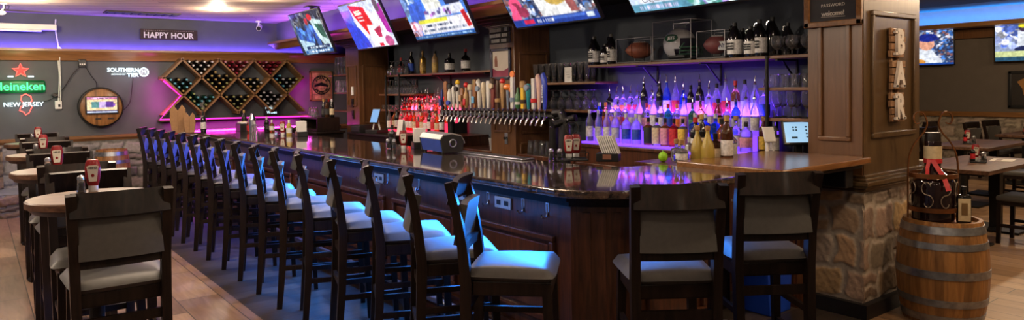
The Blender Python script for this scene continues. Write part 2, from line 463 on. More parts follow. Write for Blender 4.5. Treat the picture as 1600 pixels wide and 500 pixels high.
sbox('wall_back_bar', XB, XB+0.12, 2.70, 9.79, 0, CEIL, GREYD)
sbox('wall_nook', XB+0.5, XB+0.62, 9.6, YF, 0, CEIL, TAUPE)
sbox('wall_nook_return', XB, XB+0.5, 9.60, 9.79, 0, CEIL, TAUPE)
# soffit over the back bar with its cove ledge
sbox('ceiling_soffit', 4.25, 5.6, 2.72, YF, 2.45, CEIL, GREY)
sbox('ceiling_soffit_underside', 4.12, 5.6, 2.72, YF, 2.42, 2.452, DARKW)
def profile_y(name, prof, y0, y1, mat):
    return struct(MB().prism(prof, y0, y1, 'Y').build(name, mat))
def profile_x(name, prof, x0, x1, mat):      # prof in (y, z)
    return struct(MB().prism(prof, x0, x1, 'X').build(name, mat))
profile_y('trim_1', [(4.17, 2.33), (4.13, 2.33), (4.11, 2.345), (4.09, 2.37), (4.04, 2.395), (4.02, 2.405), (4.00, 2.41), (4.00, 2.445), (4.06, 2.45), (4.06, 2.43), (4.17, 2.43)], 2.74, 12.05, W['trimy'])
profile_x('trim_2', [(YF, 2.12), (YF-.045, 2.12), (YF-.05, 2.15), (YF-.06, 2.19), (YF-.10, 2.235), (YF-.11, 2.25), (YF-.13, 2.255), (YF-.13, 2.29), (YF-.10, 2.29), (YF-.10, 2.27), (YF, 2.27)], -2.6, 5.58, W['trim'])
profile_x('trim_3', [(YF, 0.915), (YF-.03, 0.915), (YF-.035, 0.93), (YF-.065, 0.955), (YF-.065, 0.985), (YF-.04, 0.995), (YF, 0.995)], -2.6, 5.58, W['trim'])
# stone wainscot on the far wall
STONEC = [(0.22, 0.215, 0.205), (0.29, 0.28, 0.265), (0.17, 0.165, 0.16), (0.25, 0.225, 0.19), (0.32, 0.31, 0.30)]
STM = attr_mat('laid stone', 0.75, 0, 0.5, 30)
so = stones('wall_far_stone', 5.2, 0.915, 3, (0.12, 0.24), (0.22, 0.5), 0.022, STM, STONEC, 0.035, 0.018, (0.13, 0.125, 0.12)); so.location = (-0.4, YF-0.02, 0); struct(so)
# raised stone hearth at the far left
sbox('floor_hearth', -2.6, 0.52, 11.35, YF-0.02, 0, 0.30, pm('pale slate slab', (0.22, 0.23, 0.25), 0.5, 0, 0.1))
HEC = [(0.20, 0.14, 0.095), (0.15, 0.11, 0.08), (0.26, 0.19, 0.13), (0.12, 0.095, 0.08)]
so = stones('wall_hearth_riser', 3.1, 0.31, 5, (0.14, 0.18), (0.25, 0.5), 0.02, STM, HEC, 0.05, 0.015); so.location = (-2.58, 11.36, 0); struct(so)
so = stones('wall_hearth_stone', 2.5, 0.62, 6, (0.14, 0.2), (0.2, 0.4), 0.02, STM, HEC, 0.05, 0.015); so.location = (-2.2, YF-0.10, 0.30); struct(so)
# dining room: blue cove, chair rail, stone band
sbox('trim_4', 14.35, 15.0, -3.2, YF, 2.58, 2.66, W['trimy'])
sbox('trim_5', 14.9, 15.0, -3.2, YF, 2.40, 2.58, W['pier'])
sbox('trim_6', 14.93, 15.0, -3.2, YF, 0.93, 1.02, W['trimy'])
sbox('wall_cove', 14.95, 15.0, -3.2, YF, 2.66, 3.0, pm('pale cove paint', (0.4, 0.4, 0.4), 0.8, 0, 0.03))
sbox('ceiling_cove', 14.0, 15.1, -3.2, YF, 2.96, 3.04, pm('pale cove paint', (0.4, 0.4, 0.4), 0.8, 0, 0.03))
so = stones('wall_dining_stone', 9.0, 0.93, 8, (0.13, 0.24), (0.25, 0.5), 0.035, STM, [(0.33, 0.27, 0.21), (0.27, 0.22, 0.17), (0.38, 0.32, 0.25)], 0.03, 0.015, (0.16, 0.13, 0.1))
so.rotation_euler = (0, 0, rad(-90)); so.location = (14.98, 9.0, 0); struct(so)

# ================================================================ THE COLUMN
CX0, CX1, CY0, CY1 = 4.75, 5.59, 2.32, 2.71
sbox('column', CX0, CX1, CY0, CY1, 0.86, CEIL, W['column'])
sbox('column_side_board', CX0-0.012, CX0, CY0+0.005, CY1, 0.9, CEIL, W['columnside'])
def frame_y(name, x0, x1, z0, z1, y, w, t, mat):      # raised frame on a face looking to -y
    mb = MB()
    mb.box(((x0+x1)/2, y-t/2, z1-w/2), (x1-x0, t, w), 0.006); mb.box(((x0+x1)/2, y-t/2, z0+w/2), (x1-x0, t, w), 0.006)
    mb.box((x0+w/2, y-t/2, (z0+z1)/2), (w, t, z1-z0-2*w), 0.006); mb.box((x1-w/2, y-t/2, (z0+z1)/2), (w, t, z1-z0-2*w), 0.006)
    return struct(mb.build(name, mat))
def frame_x(name, y0, y1, z0, z1, x, w, t, mat):
    mb = MB()
    mb.box((x-t/2, (y0+y1)/2, z1-w/2), (t, y1-y0, w), 0.006); mb.box((x-t/2, (y0+y1)/2, z0+w/2), (t, y1-y0, w), 0.006)
    mb.box((x-t/2, y0+w/2, (z0+z1)/2), (t, w, z1-z0-2*w), 0.006); mb.box((x-t/2, y1-w/2, (z0+z1)/2), (t, w, z1-z0-2*w), 0.006)
    return struct(mb.build(name, mat))
frame_y('trim_7', 4.84, 5.50, 1.22, 2.09, CY0, 0.035, 0.022, W['column'])
frame_x('trim_8', 2.40, 2.63, 1.20, 2.40, CX0-0.012, 0.03, 0.02, W['columnside'])
# moulding between wood and stone
mb = MB()
for (o, z0, z1) in ((0.012, 0.86, 0.885), (0.04, 0.885, 0.905), (0.055, 0.905, 0.935), (0.035, 0.935, 0.955), (0.02, 0.955, 0.975)):
    mb.box(((CX0+CX1)/2, (CY0+CY1)/2, (z0+z1)/2), (CX1-CX0+2*o, CY1-CY0+2*o, z1-z0), 0.006)
struct(mb.build('trim_9', W['column']))
STC = [(0.32, 0.205, 0.12), (0.40, 0.26, 0.15), (0.23, 0.155, 0.11), (0.36, 0.25, 0.18), (0.28, 0.21, 0.16), (0.46, 0.29, 0.14)]
so = stones('column_stone_front', CX1-CX0, 0.765, 11, (0.16, 0.25), (0.20, 0.36), 0.009, STM, STC, 0.013, 0.030, (0.40, 0.33, 0.26)); so.location = (CX0, CY0+0.012, 0.10); struct(so)
so = stones('column_stone_side', CY1-CY0, 0.765, 19, (0.16, 0.25), (0.16, 0.30), 0.009, STM, STC, 0.013, 0.030, (0.40, 0.33, 0.26)); so.rotation_euler = (0, 0, rad(-90)); so.location = (CX0+0.012, CY1, 0.10); struct(so)
sbox('column_core', CX0+0.022, CX1, CY0+0.022, CY1, 0, 0.87, pm('mortar', (0.12, 0.10, 0.085), 0.9))
sbox('baseboard_column', CX0-0.035, CX1+0.02, CY0-0.035, CY1+0.02, 0, 0.10, pm('black base paint', (0.012, 0.011, 0.012), 0.5))

# ================================================================ THE BAR
bar = thing('bar', 'long mahogany panelled bar with brown granite top and rounded corner', 'bar', (2.9, 6.5, 0))
def P(mb, name, mat, parent, **k): return mb.build(name, mat, parent, **k)
def rel(o, root):      # meshes built in world numbers, hung on a root
    o.matrix_parent_inverse = Matrix.Translation(root.location).inverted() if root.rotation_euler.z == 0 else (Matrix.Translation(root.location) @ Matrix.Rotation(root.rotation_euler.z, 4, 'Z')).inverted()
    return o
top = [(2.39, 11.05), (2.39, 2.78), (2.405, 2.70), (2.45, 2.62), (2.53, 2.53), (2.60, 2.475), (2.70, 2.44), (3.66, 2.42), (3.66, 3.16), (3.42, 3.22), (3.28, 3.38), (3.28, 10.35), (4.55, 10.35), (4.55, 11.05)]
rel(MB().prism(top, 1.028, 1.072, 'Z', bevel=0.012).build('countertop', GRAN, bar), bar)
body = [(2.66, 10.95), (2.66, 2.95), (2.90, 2.70), (3.58, 2.70), (3.58, 3.05), (3.30, 3.10), (3.16, 3.28), (3.16, 10.45), (4.5, 10.45), (4.5, 10.95)]
rel(MB().prism(body, 0.0, 1.028, 'Z').build('bar_front', W['bar'], bar), bar)
mb = MB()      # stepped base moulding and sub-top moulding
for (o, z0, z1) in ((0.10, 0, 0.05), (0.075, 0.05, 0.09), (0.05, 0.09, 0.125), (0.025, 0.125, 0.15)):
    mb.prism([(2.66-o, 10.95), (2.66-o, 2.95-o*.4), (2.90-o*.4, 2.70-o), (3.58, 2.70-o), (3.58, 2.75), (2.92, 2.75), (2.70, 2.97), (2.70, 10.95)], z0, z1, 'Z')
rel(mb.build('base_moulding', W['bar'], bar), bar)
mb = MB()
for (o, z0, z1) in ((0.02, 0.93, 0.96), (0.05, 0.96, 0.99), (0.09, 0.99, 1.028)):
    mb.prism([(2.66-o, 10.95), (2.66-o, 2.95-o*.4), (2.90-o*.4, 2.70-o), (3.58, 2.70-o), (3.58, 2.75), (2.92, 2.75), (2.70, 2.97), (2.70, 10.95)], z0, z1, 'Z')
rel(mb.build('top_moulding', W['espresso'], bar), bar)
def bar_panel(y0, y1):
    mb = MB(); w, t = 0.035, 0.03; x = 2.66; z0, z1 = 0.22, 0.74
    mb.box((x-t/2, (y0+y1)/2, z1-w/2), (t, y1-y0, w), 0.008); mb.box((x-t/2, (y0+y1)/2, z0+w/2), (t, y1-y0, w), 0.008)
    mb.box((x-t/2, y0+w/2, (z0+z1)/2), (t, w, z1-z0-2*w), 0.008); mb.box((x-t/2, y1-w/2, (z0+z1)/2), (t, w, z1-z0-2*w), 0.008)
    mb.box((x-0.006, (y0+y1)/2, (z0+z1)/2), (0.012, y1-y0-0.12, z1-z0-0.12), 0.005)
    rel(mb.build('panel', W['bar'], bar), bar)
y = 3.08
while y < 10.5:
    bar_panel(y, y+0.92); y += 1.06
mb = MB(); w, t = 0.035, 0.03; yy = 2.70     # return panel
for x0, x1 in ((3.0, 3.52),):
    mb.box(((x0+x1)/2, yy-t/2, 0.74-w/2), (x1-x0, t, w), 0.008); mb.box(((x0+x1)/2, yy-t/2, 0.22+w/2), (x1-x0, t, w), 0.008)
    mb.box((x0+w/2, yy-t/2, .48), (w, t, 0.45), 0.008); mb.box((x1-w/2, yy-t/2, .48), (w, t, 0.45), 0.008)
rel(mb.build('panel', W['bar'], bar), bar)
mb = MB()    # corner pilaster
d = Vector((-0.24, -0.25, 0)).normalized()
cpt = Vector((2.78, 2.825, 0))
sd = Vector((0.24, -0.25, 0)).normalized()
mb.beam(cpt + d*0.012 + Vector((0, 0, 0.15)), cpt + d*0.012 + Vector((0, 0, 0.93)), 0.27, 0.03, side=sd)
for k in (-0.085, 0, 0.085):
    mb.beam(cpt + d*0.03 + sd*k + Vector((0, 0, 0.2)), cpt + d*0.03 + sd*k + Vector((0, 0, 0.9)), 0.045, 0.02, side=sd)
rel(mb.build('corner_pilaster', W['bar'], bar), bar)
# foot rail
pts = [(2.46, 10.9, 0.17), (2.46, 2.90, 0.17), (2.49, 2.80, 0.17), (2.68, 2.60, 0.17), (2.78, 2.56, 0.17), (3.55, 2.56, 0.17)]
mb = MB().tube(pts, 0.024, 12)
for yy in (3.2, 4.5, 5.8, 7.1, 8.4, 9.7):
    mb.tube([(2.60, yy, 0.10), (2.52, yy, 0.11), (2.46, yy, 0.15)], 0.014, 8)
for xx in (2.95, 3.45):
    mb.tube([(xx, 2.64, 0.10), (xx, 2.60, 0.11), (xx, 2.56, 0.15)], 0.014, 8)
tag(rel(mb.build('foot_rail', STEEL, bar), bar), 'steel foot rail')
# purse hooks under the overhang
HOOKM = CHROME
def hook_mesh():
    pts = [(0, 0, 0.06), (0, 0, 0)] + [(-0.022+0.022*math.cos(a), 0, -0.022*math.sin(a)) for a in np.linspace(0.3, 2.9, 8)]
    return MB().tube(pts, 0.006, 8).box((0.004, 0, 0.04), (0.006, 0.03, 0.06), 0.002).build('purse_hook', HOOKM)
h0 = hook_mesh(); first = True
ys = [3.15, 3.38, 3.75, 4.15, 4.65, 5.15, 5.65, 6.2]
for i, yy in enumerate(ys):
    h = h0 if i == 0 else h0.copy()
    if i: COL.objects.link(h)
    h.location = (2.655, yy, 0.86)
    tag(h, 'chrome purse hook screwed under the counter edge, %s from the near bar corner' % ORD[i], 'hook', 'purse hooks under the counter')
for i, yy in enumerate((3.58, 4.05, 5.3)):
    o = thing('wall_outlet', 'pale outlet plate on the bar front, %s from the near bar corner' % ORD[i], 'outlet', (2.659, yy, 0.875), 0, 'outlets along the bar front')
    MB().box((-0.006, 0, 0), (0.012, 0.17, 0.075), 0.004).build('plate', pm('pale metal plate', (0.5, 0.55, 0.56), 0.3, 0.4), o)
    for s in (-.04, .04): MB().box((-0.013, s, 0), (0.004, 0.04, 0.03), 0.001).build('socket', BLACK, o)
# hinged flap at the end of the bar
flap = thing('bar_flap', 'varnished wood flap closing the gap between granite counter and column', 'counter flap', (4.2, 2.6, 1.03))
rel(MB().prism([(3.665, 2.25), (4.71, 2.25), (4.71, 3.02), (3.665, 3.02)], 1.062, 1.105, 'Z', bevel=0.008).build('flap_board', W['flap'], flap), flap)
rel(MB().box((4.2, 2.62, 1.045), (1.02, 0.62, 0.03)).box((4.62, 2.6, 0.97), (0.10, 0.5, 0.14), 0.01).build('support_bracket', BLACK, flap), flap)
UNDER = emit('blue under counter strip', (0.03, 0.22, 1.0), 6)
st = MB().box((2.545, 6.8, 1.021), (0.02, 8.0, 0.012)).build('led_strip', UNDER); tag(st, 'blue light strip hidden under the long granite counter edge', 'light strip')
light('under counter glow', 'AREA', (2.52, 4.75, 1.012), 150, (0.02, 0.24, 1.0), spread=rad(115), look=(-1, 0, -0.62), size=3.7, size_y=0.03)
light('under counter glow far', 'AREA', (2.52, 8.7, 1.012), 70, (0.07, 0.12, 1.0), spread=rad(115), look=(-1, 0, -0.62), size=4.1, size_y=0.03)
light('under counter glow end', 'AREA', (3.1, 2.56, 1.018), 3, (0.03, 0.25, 1.0), spread=rad(115), look=(0, -1, -0.62), size=0.8, size_y=0.03)

# ================================================================ STOOLS
def make_stool():
    t = thing('bar_stool', 'stool', 'bar stool')
    mb = MB(); bm = bmesh.new()
    r = bmesh.ops.create_grid(bm, x_segments=14, y_segments=14, size=0.5)
    # cushion: domed pillow with round edges
    vs = list(bm.verts)
    for v in vs:
        x, y = v.co.x*2, v.co.y*2
        e = max(abs(x), abs(y))
        k = math.sqrt(max(0, 1-e**8))
        z = 0.035*k + 0.018*(1-x*x)*(1-y*y)
        wd = 0.215 + 0.012*y
        v.co = Vector((x*wd*(1-0.06*(abs(y)**6)), y*0.215*(1-0.06*(abs(x)**6)), 0.735+z))
    g = bmesh.ops.duplicate(bm, geom=list(bm.verts)+list(bm.edges)+list(bm.faces))
    for v in [q for q in g['geom'] if isinstance(q, bmesh.types.BMVert)]: v.co.z = 0.735-(v.co.z-0.735)*0.7
    bmesh.ops.remove_doubles(bm, verts=list(bm.verts), dist=0.0008)
    me = bpy.data.meshes.new('seat'); bmesh.ops.recalc_face_normals(bm, faces=list(bm.faces)); bm.to_mesh(me); bm.free(); me.materials.append(GREYPAD)
    tag(link('seat', me, t, 80), 'grey vinyl seat cushion')
    mb = MB(); mb.box((0, 0.01, 0.677), (0.37, 0.37, 0.07), 0.008); mb.build('seat_frame', W['espresso'], t)
    for s in (-1, 1):
        MB().beam((s*0.172, 0.172, 0.70), (s*0.19, 0.195, 0), 0.044, 0.044, 0.032, 0.032, side=(1, 0, 0)).build('leg', W['espresso'], t)
        MB().sweep([(s*0.175, -0.245, 0), (s*0.178, -0.215, 0.35), (s*0.182, -0.20, 0.70), (s*0.183, -0.215, 0.87), (s*0.187, -0.24, 1.03), (s*0.192, -0.275, 1.17)], 0.041, 0.046, (1, 0, 0), [.85, 1, 1.15, 1, .9, .75]).build('leg', W['espresso'], t)
    def arc(z, dy, w, n=9, y0=-0.2, bul=0.028):
        return [(w*(2*i/(n-1)-1), y0 - dy - bul*(1-(2*i/(n-1)-1)**2), z) for i in range(n)]
    MB().sweep(arc(1.118, 0.056, 0.193), 0.112, 0.026, (0, 0.30, 1)).build('top_rail', W['espresso'], t)
    MB().sweep(arc(0.852, 0.014, 0.178, bul=.012), 0.044, 0.026, (0, 0.12, 1)).build('lower_rail', W['espresso'], t)
    tag(MB().sweep(arc(0.967, 0.028, 0.164, bul=.016), 0.196, 0.034, (0, 0.2, 1)).build('back_pad', GREYPAD, t), 'grey vinyl back pad')
    for s in (-1, 1):
        MB().beam((s*0.183, -0.21, 0.30), (s*0.185, 0.185, 0.30), 0.022, 0.034, side=(1, 0, 0)).build('stretcher', W['espresso'], t)
        MB().beam((s*0.180, -0.21, 0.47), (s*0.180, 0.18, 0.47), 0.020, 0.03, side=(1, 0, 0)).build('stretcher', W['espresso'], t)
    MB().beam((-0.18, 0.188, 0.21), (0.18, 0.188, 0.21), 0.022, 0.04, side=(0, 1, 0)).build('stretcher', W['espresso'], t)
    MB().beam((-0.17, -0.22, 0.38), (0.17, -0.22, 0.38), 0.022, 0.034, side=(0, 1, 0)).build('stretcher', W['espresso'], t)
    MB().beam((-0.17, -0.205, 0.58), (0.17, -0.205, 0.58), 0.02, 0.045, side=(0, 1, 0)).build('stretcher', W['espresso'], t)
    return t
stool0 = make_stool(); used = [False]
def stool(cx, cy, facing, label, group):
    """cx,cy: where the top of the back stands; facing: compass angle from +y towards +x"""
    d = Vector((math.sin(facing), math.cos(facing), 0))
    loc = Vector((cx, cy, 0)) + d*0.285
    if not used[0]:
        used[0] = True; stool0.location = loc; stool0.rotation_euler = (0, 0, -facing); tag(stool0, label, 'bar stool', group); return stool0
    return dup(stool0, loc, -facing, label, group)
backs = [(1.86, 2.90, 45), (1.79, 3.32, 25), (1.83, 3.87, 23), (1.79, 4.345, 17), (1.78, 4.865, 18), (1.775, 5.335, 21), (1.78, 5.83, 21), (1.78, 6.33, 20), (1.78, 6.82, 20), (1.77, 7.31, 20), (1.77, 7.8, 20), (1.76, 8.29, 20), (1.75, 8.77, 20), (1.74, 9.26, 20), (1.73, 9.74, 20), (1.71, 10.22, 20)]
for i, (x, y, a) in enumerate(backs):
    lb = 'dark wood stool with grey seat along the bar, %s' % ('nearest to the bar corner' if i == 0 else 'the farthest one' if i == 15 else ORD[i] + ' from the bar corner')
    stool(x, y, rad(90+a), lb, 'stools along the long side of the bar')
stool(2.405, 1.965, rad(36), 'dark wood stool showing its grey back, at the bar end below the granite corner', 'stools at the short end of the bar')
stool(3.08, 1.905, rad(34), 'dark wood stool showing its grey back, at the bar end beside the stone column', 'stools at the short end of the bar')

# ================================================================ HIGH TABLES ON THE LEFT
TT = [(0.465, 4.10), (0.46, 5.72), (0.49, 7.38), (0.53, 9.25)]; TZ = 1.095
def make_table():
    t = thing('pub_table', 'table', 'table')
    MB().lathe([(0, 1.055), (0.275, 1.055), (0.29, 1.061), (0.29, 1.089), (0.283, 1.095), (0, 1.095)], n=48).build('table_top', W['tabletop'], t)
    MB().lathe([(0, 1.033), (0.26, 1.033), (0.278, 1.055), (0, 1.055)], n=40).build('edge_band', W['espresso'], t)
    MB().lathe([(0.10, 1.033), (0.055, 0.99), (0.035, 0.9), (0.035, 0.12), (0.06, 0.05)], n=20).build('pedestal', BLACKM, t)
    mb = MB().lathe([(0, 0), (0.165, 0), (0.165, 0.015), (0.07, 0.05), (0.0, 0.055)], n=36); mb.build('base', BLACKM, t)
    return t
TW = ['nearest the camera end of the row', 'second in the row counting from the near end', 'third in the row counting from the near end', 'farthest in the row, near the stone wall']
tb0 = make_table()
for i, (x, y) in enumerate(TT):
    lb = 'round wooden high-top table with black pedestal, ' + TW[i]
    if i == 0: tb0.location = (x, y, 0); tag(tb0, lb, 'table', 'round high-top tables')
    else: dup(tb0, (x, y, 0), 0, lb, 'round high-top tables')
    w4 = ['nearest round table', 'second round table', 'third round table', 'farthest round table'][i]
    stool(x+0.045, y-0.56, rad(1.5), 'dark wood stool showing its grey back, near side of the %s' % w4, 'stools at the round high-top tables')
    stool(x+0.045, y+0.56, rad(181), 'dark wood stool facing us from behind the %s' % w4, 'stools at the round high-top tables')

# condiments
RED = pm('ketchup red plastic', (0.21, 0.005, 0.007), 0.28, 0, 0.1)
CREAM = pm('cream label', (0.62, 0.58, 0.48), 0.6, 0, 0.06)
def make_ketchup():
    t = thing('ketchup_bottle', 'k', 'ketchup bottle')
    mb = MB().lathe([(0, 0.03), (0.024, 0.03), (0.032, 0.05), (0.040, 0.09), (0.041, 0.14), (0.036, 0.175), (0.028, 0.19), (0, 0.193)], n=24, sx=1.0, sy=0.62); mb.build('bottle_body', RED, t)
    MB().lathe([(0, 0), (0.023, 0), (0.026, 0.006), (0.026, 0.036), (0, 0.038)], n=20, sy=0.8).build('cap', WHITE, t)
    lab = MB().prism([(-0.020, 0.062), (0.020, 0.062), (0.025, 0.105), (0.031, 0.152), (0.018, 0.158), (-0.018, 0.158), (-0.031, 0.152), (-0.025, 0.105)], -0.0262, -0.022, 'Y').build('label', CREAM, t)
    text('lettering', 'HEINZ', 0.017, BLACK, t, (0, -0.0268, 0.142), (PI/2, 0, 0), 0.0004, 0.9, 0.0004)
    MB().ellip((0, -0.0262, 0.098), (0.009, 0.002, 0.010), 10, 6).build('tomato_mark', RED, t)
    return t
KETCH = make_ketchup(); KETCH.scale = (.88, .88, .88); KETCH_used = [False]
def ketchup(x, y, z, rz, label, group=None):
    if not KETCH_used[0]:
        KETCH_used[0] = True; KETCH.location = (x, y, z); KETCH.rotation_euler = (0, 0, rz); tag(KETCH, label, 'ketchup bottle', group); return
    dup(KETCH, (x, y, z), rz, label, group)
def make_shaker():
    t = thing('salt_shaker', 's', 'salt shaker')
    MB().lathe([(0, 0), (0.021, 0), (0.022, 0.004), (0.018, 0.065), (0.016, 0.07), (0.013, 0.066), (0.015, 0.01), (0, 0.008)], n=12).build('glass_body', GLASS, t)
    MB().lathe([(0, 0.009), (0.0145, 0.009), (0.0135, 0.05), (0, 0.05)], n=12).build('salt', pm('salt', (0.8, 0.8, 0.78), 0.9), t)
    MB().lathe([(0.017, 0.066), (0.019, 0.068), (0.018, 0.082), (0.010, 0.09), (0, 0.092)], n=14).build('cap', STEEL, t)
    return t
SHK = make_shaker(); SHK_used = [False]
def shaker(x, y, z, label, group=None, name=None, pepper=False):
    if not SHK_used[0]:
        SHK_used[0] = True; o = SHK; o.location = (x, y, z); tag(o, label, 'salt shaker', group)
    else: o = dup(SHK, (x, y, z), 0, label, group)
    if pepper:
        o['category'] = 'pepper shaker'
        for c in kids(o):
            if c.name.startswith('salt'): c.data = PEPMESH; c.name = 'pepper'
    return o
_pm = MB().lathe([(0, 0.009), (0.0145, 0.009), (0.0135, 0.05), (0, 0.05)], n=12).build('pepper', pm('pepper', (0.03, 0.025, 0.02), 0.9)); PEPMESH = _pm.data; bpy.data.objects.remove(_pm)
for i, (u, v) in enumerate(((146, 299), (90, 266), (68, 240), (60, 222))):
    p = at(u, v, z=TZ)
    x, y = p.x, max(TT[i][1]-.2, min(p.y, TT[i][1]+0.2))
    w4 = ['nearest round table', 'second round table', 'third round table', 'farthest round table'][i]
    ketchup(x, y, TZ, rad(-8), 'red ketchup bottle with cream label standing on the %s' % w4, 'ketchup on the round tables')
    shaker(x-0.055, y-0.01, TZ, 'glass salt shaker beside the ketchup on the %s' % w4, 'salt on the round tables')
# ================================================================ BACK BAR: piers, cabinets, shelves
ACR = None
def acrylic():
    m = bpy.data.materials.new('clear acrylic'); m.use_nodes = True; nt = m.node_tree; nt.nodes.clear()
    o = nt.nodes.new('ShaderNodeOutputMaterial'); mx = nt.nodes.new('ShaderNodeMixShader'); tr = nt.nodes.new('ShaderNodeBsdfTransparent'); gl = nt.nodes.new('ShaderNodeBsdfGlossy'); fr = nt.nodes.new('ShaderNodeLayerWeight'); pw = nt.nodes.new('ShaderNodeMath'); pw.operation = 'POWER'; pw.inputs[1].default_value = 4; ma = nt.nodes.new('ShaderNodeMath'); ma.operation = 'MULTIPLY_ADD'; ma.inputs[1].default_value = .5; ma.inputs[2].default_value = .05
    tr.inputs['Color'].default_value = (0.96, 0.97, 0.98, 1); gl.inputs['Roughness'].default_value = 0.03
    L = nt.links.new
    L(fr.outputs['Facing'], pw.inputs[0]); L(pw.outputs[0], ma.inputs[0]); L(ma.outputs[0], mx.inputs[0]); L(tr.outputs[0], mx.inputs[1]); L(gl.outputs[0], mx.inputs[2]); L(mx.outputs[0], o.inputs['Surface'])
    return m
ACR = acrylic()
def pier(name, y0, y1, label):
    p = thing(name, label, 'pier', (4.85, (y0+y1)/2, 0))
    rel(MB().box((4.8475, (y0+y1)/2, 1.14), (0.495, y1-y0, 2.28), 0.004).build('shaft', W['pier'], p), p)
    mb = MB()
    for o, z0, z1 in ((0.012, 2.262, 2.275), (0.03, 2.275, 2.295), (0.06, 2.295, 2.32), (0.10, 2.32, 2.35), (0.15, 2.35, 2.375), (0.18, 2.375, 2.419)):
        mb.box((4.8475-o/2, (y0+y1)/2, (z0+z1)/2), (0.495+o, y1-y0+2*o, z1-z0), 0.004)
    rel(mb.build('capital', W['pier'], p), p)
    # raised panels on the side that faces us and on the front
    mb = MB(); w, t = 0.03, 0.016; y = y0
    for z0, z1 in ((1.12, 1.98), (0.2, 1.0)):
        x0, x1 = 4.67, 5.05
        mb.box(((x0+x1)/2, y-t/2, z1), (x1-x0, t, w), 0.005); mb.box(((x0+x1)/2, y-t/2, z0), (x1-x0, t, w), 0.005)
        mb.box((x0, y-t/2, (z0+z1)/2), (w, t, z1-z0), 0.005); mb.box((x1, y-t/2, (z0+z1)/2), (w, t, z1-z0), 0.005)
    rel(mb.build('side_panel', W['pier'], p), p)
    mb = MB(); x = 4.60
    for z0, z1 in ((1.38, 1.98),) if y0 > 8 else ((1.13, 1.26),):
        a, b = y0+0.08, y1-0.08
        mb.box((x-t/2, (a+b)/2, z1), (t, b-a, w*.8), 0.005); mb.box((x-t/2, (a+b)/2, z0), (t, b-a, w*.8), 0.005)
        mb.box((x-t/2, a, (z0+z1)/2), (t, w*.8, z1-z0), 0.005); mb.box((x-t/2, b, (z0+z1)/2), (t, w*.8, z1-z0), 0.005)
    rel(mb.build('front_panel', W['pier'], p), p)
    return p
pier('pier', 5.96, 6.41, 'brown wood pier behind the row of beer taps')
pier('pier', 9.79, 10.24, 'brown wood pier at the far end of the back bar')
def cabinet(label, y0, y1, ztop, x0=4.62):
    c = thing('back_bar_cabinet', label, 'cabinet', (4.86, (y0+y1)/2, 0))
    rel(MB().box(((x0+XB)/2-.003, (y0+y1)/2, (ztop-0.03)/2), (XB-x0-.006, y1-y0, ztop-0.03)).build('body', W['bar'], c), c)
    rel(MB().box(((x0+XB)/2-0.013, (y0+y1)/2, ztop-0.015), (XB-x0+0.014, y1-y0, 0.03), 0.005).build('cabinet_top', W['bar'], c), c)
    n = max(1, int((y1-y0)/0.55)); w = (y1-y0)/n
    for i in range(n):
        a = y0+i*w
        d = rel(MB().box((x0-0.009, a+w/2, 0.48), (0.018, w-0.03, 0.80), 0.004).build('door', W['bar'], c), c)
        k = MB().cyl((x0-0.02, a+w-0.07, 0.72), (x0-0.045, a+w-0.07, 0.72), 0.010).build('knob', STEEL, c); rel(k, c); k.parent = d; k.matrix_parent_inverse = Matrix.Identity(4)
    return c
cabinet('low mahogany cabinet carrying the purple-lit bottle steps', 2.73, 5.04, 1.062)
cabinet('low dark cabinet under the beer taps', 5.045, 5.935, 0.90)
cabinet('low dark cabinet left of the tap pier', 6.415, 7.14, 0.90)
cabinet('low mahogany cabinet carrying the red-lit bottle steps', 7.145, 9.765, 1.03)
def shelf(name, label, y0, y1, z, x0=4.78, x1=5.095, brackets=(), posts=()):
    s = thing(name, label, 'shelf', ((x0+x1)/2, (y0+y1)/2, z))
    rel(MB().box(((x0+x1)/2, (y0+y1)/2, z-0.0125), (x1-x0, y1-y0, 0.025), 0.004).build('shelf_board', W['shelf'], s), s)
    for yy in brackets:
        rel(MB().tube([(x1-0.01, yy, z-0.22), (x1-0.01, yy, z-0.03), (x0+0.02, yy, z-0.03)], 0.012, 8).tube([(x1-0.01, yy, z-0.2), (x0+0.10, yy, z-0.03)], 0.008, 6).build('bracket', BLACKM, s), s)
    return s
shelf('wall_shelf', 'long top shelf with growlers and glass display cases', 2.72, 5.02, 1.815, brackets=(3.0, 3.7, 4.4))
shelf('wall_shelf', 'short shelf of tall beer glasses right of the tap pier', 4.92, 5.95, 1.655)
shelf('wall_shelf', 'short lower shelf of upturned goblets right of the tap pier', 5.02, 5.95, 1.375)
shelf('wall_shelf', 'short upper glass shelf beside the column', 2.72, 3.14, 1.575)
shelf('wall_shelf', 'short lower glass shelf beside the column', 2.72, 3.12, 1.345)
shelf('wall_shelf', 'long top shelf of single bottles left of the tap pier', 6.415, 9.3, 1.82, brackets=(6.8, 8.0, 8.9))
shelf('wall_shelf', 'short shelf of hanging stem glasses under the bottle shelf', 8.45, 9.5, 1.55)
shelf('wall_shelf', 'short lowest shelf of small glasses in red light', 8.6, 9.6, 1.32)
shelf('wall_shelf', 'top shelf of pint glasses left of the far pier', 10.245, 11.35, 1.875, x1=5.595)
shelf('wall_shelf', 'middle shelf of stacked glasses left of the far pier', 10.245, 11.2, 1.58, x1=5.595)
shelf('wall_shelf', 'lowest shelf left of the far pier', 10.245, 11.3, 1.285, x1=5.595)
def post(label, x, y, z0, z1):
    o = thing('shelf_post', label, 'post', (x, y, z0), 0)
    MB().cyl((0, 0, 0), (0, 0, z1-z0), 0.013, n=10).build('rod', BLACKM, o); MB().cyl((0, 0, 0), (0, 0, 0.012), 0.03, n=14).build('foot', BLACKM, o)
post('black pipe post carrying the glass shelves beside the column', 4.77, 3.06, 1.062, 1.815)
post('black pipe post at the left end of the red-lit glass shelves', 4.77, 9.25, 1.03, 1.82)
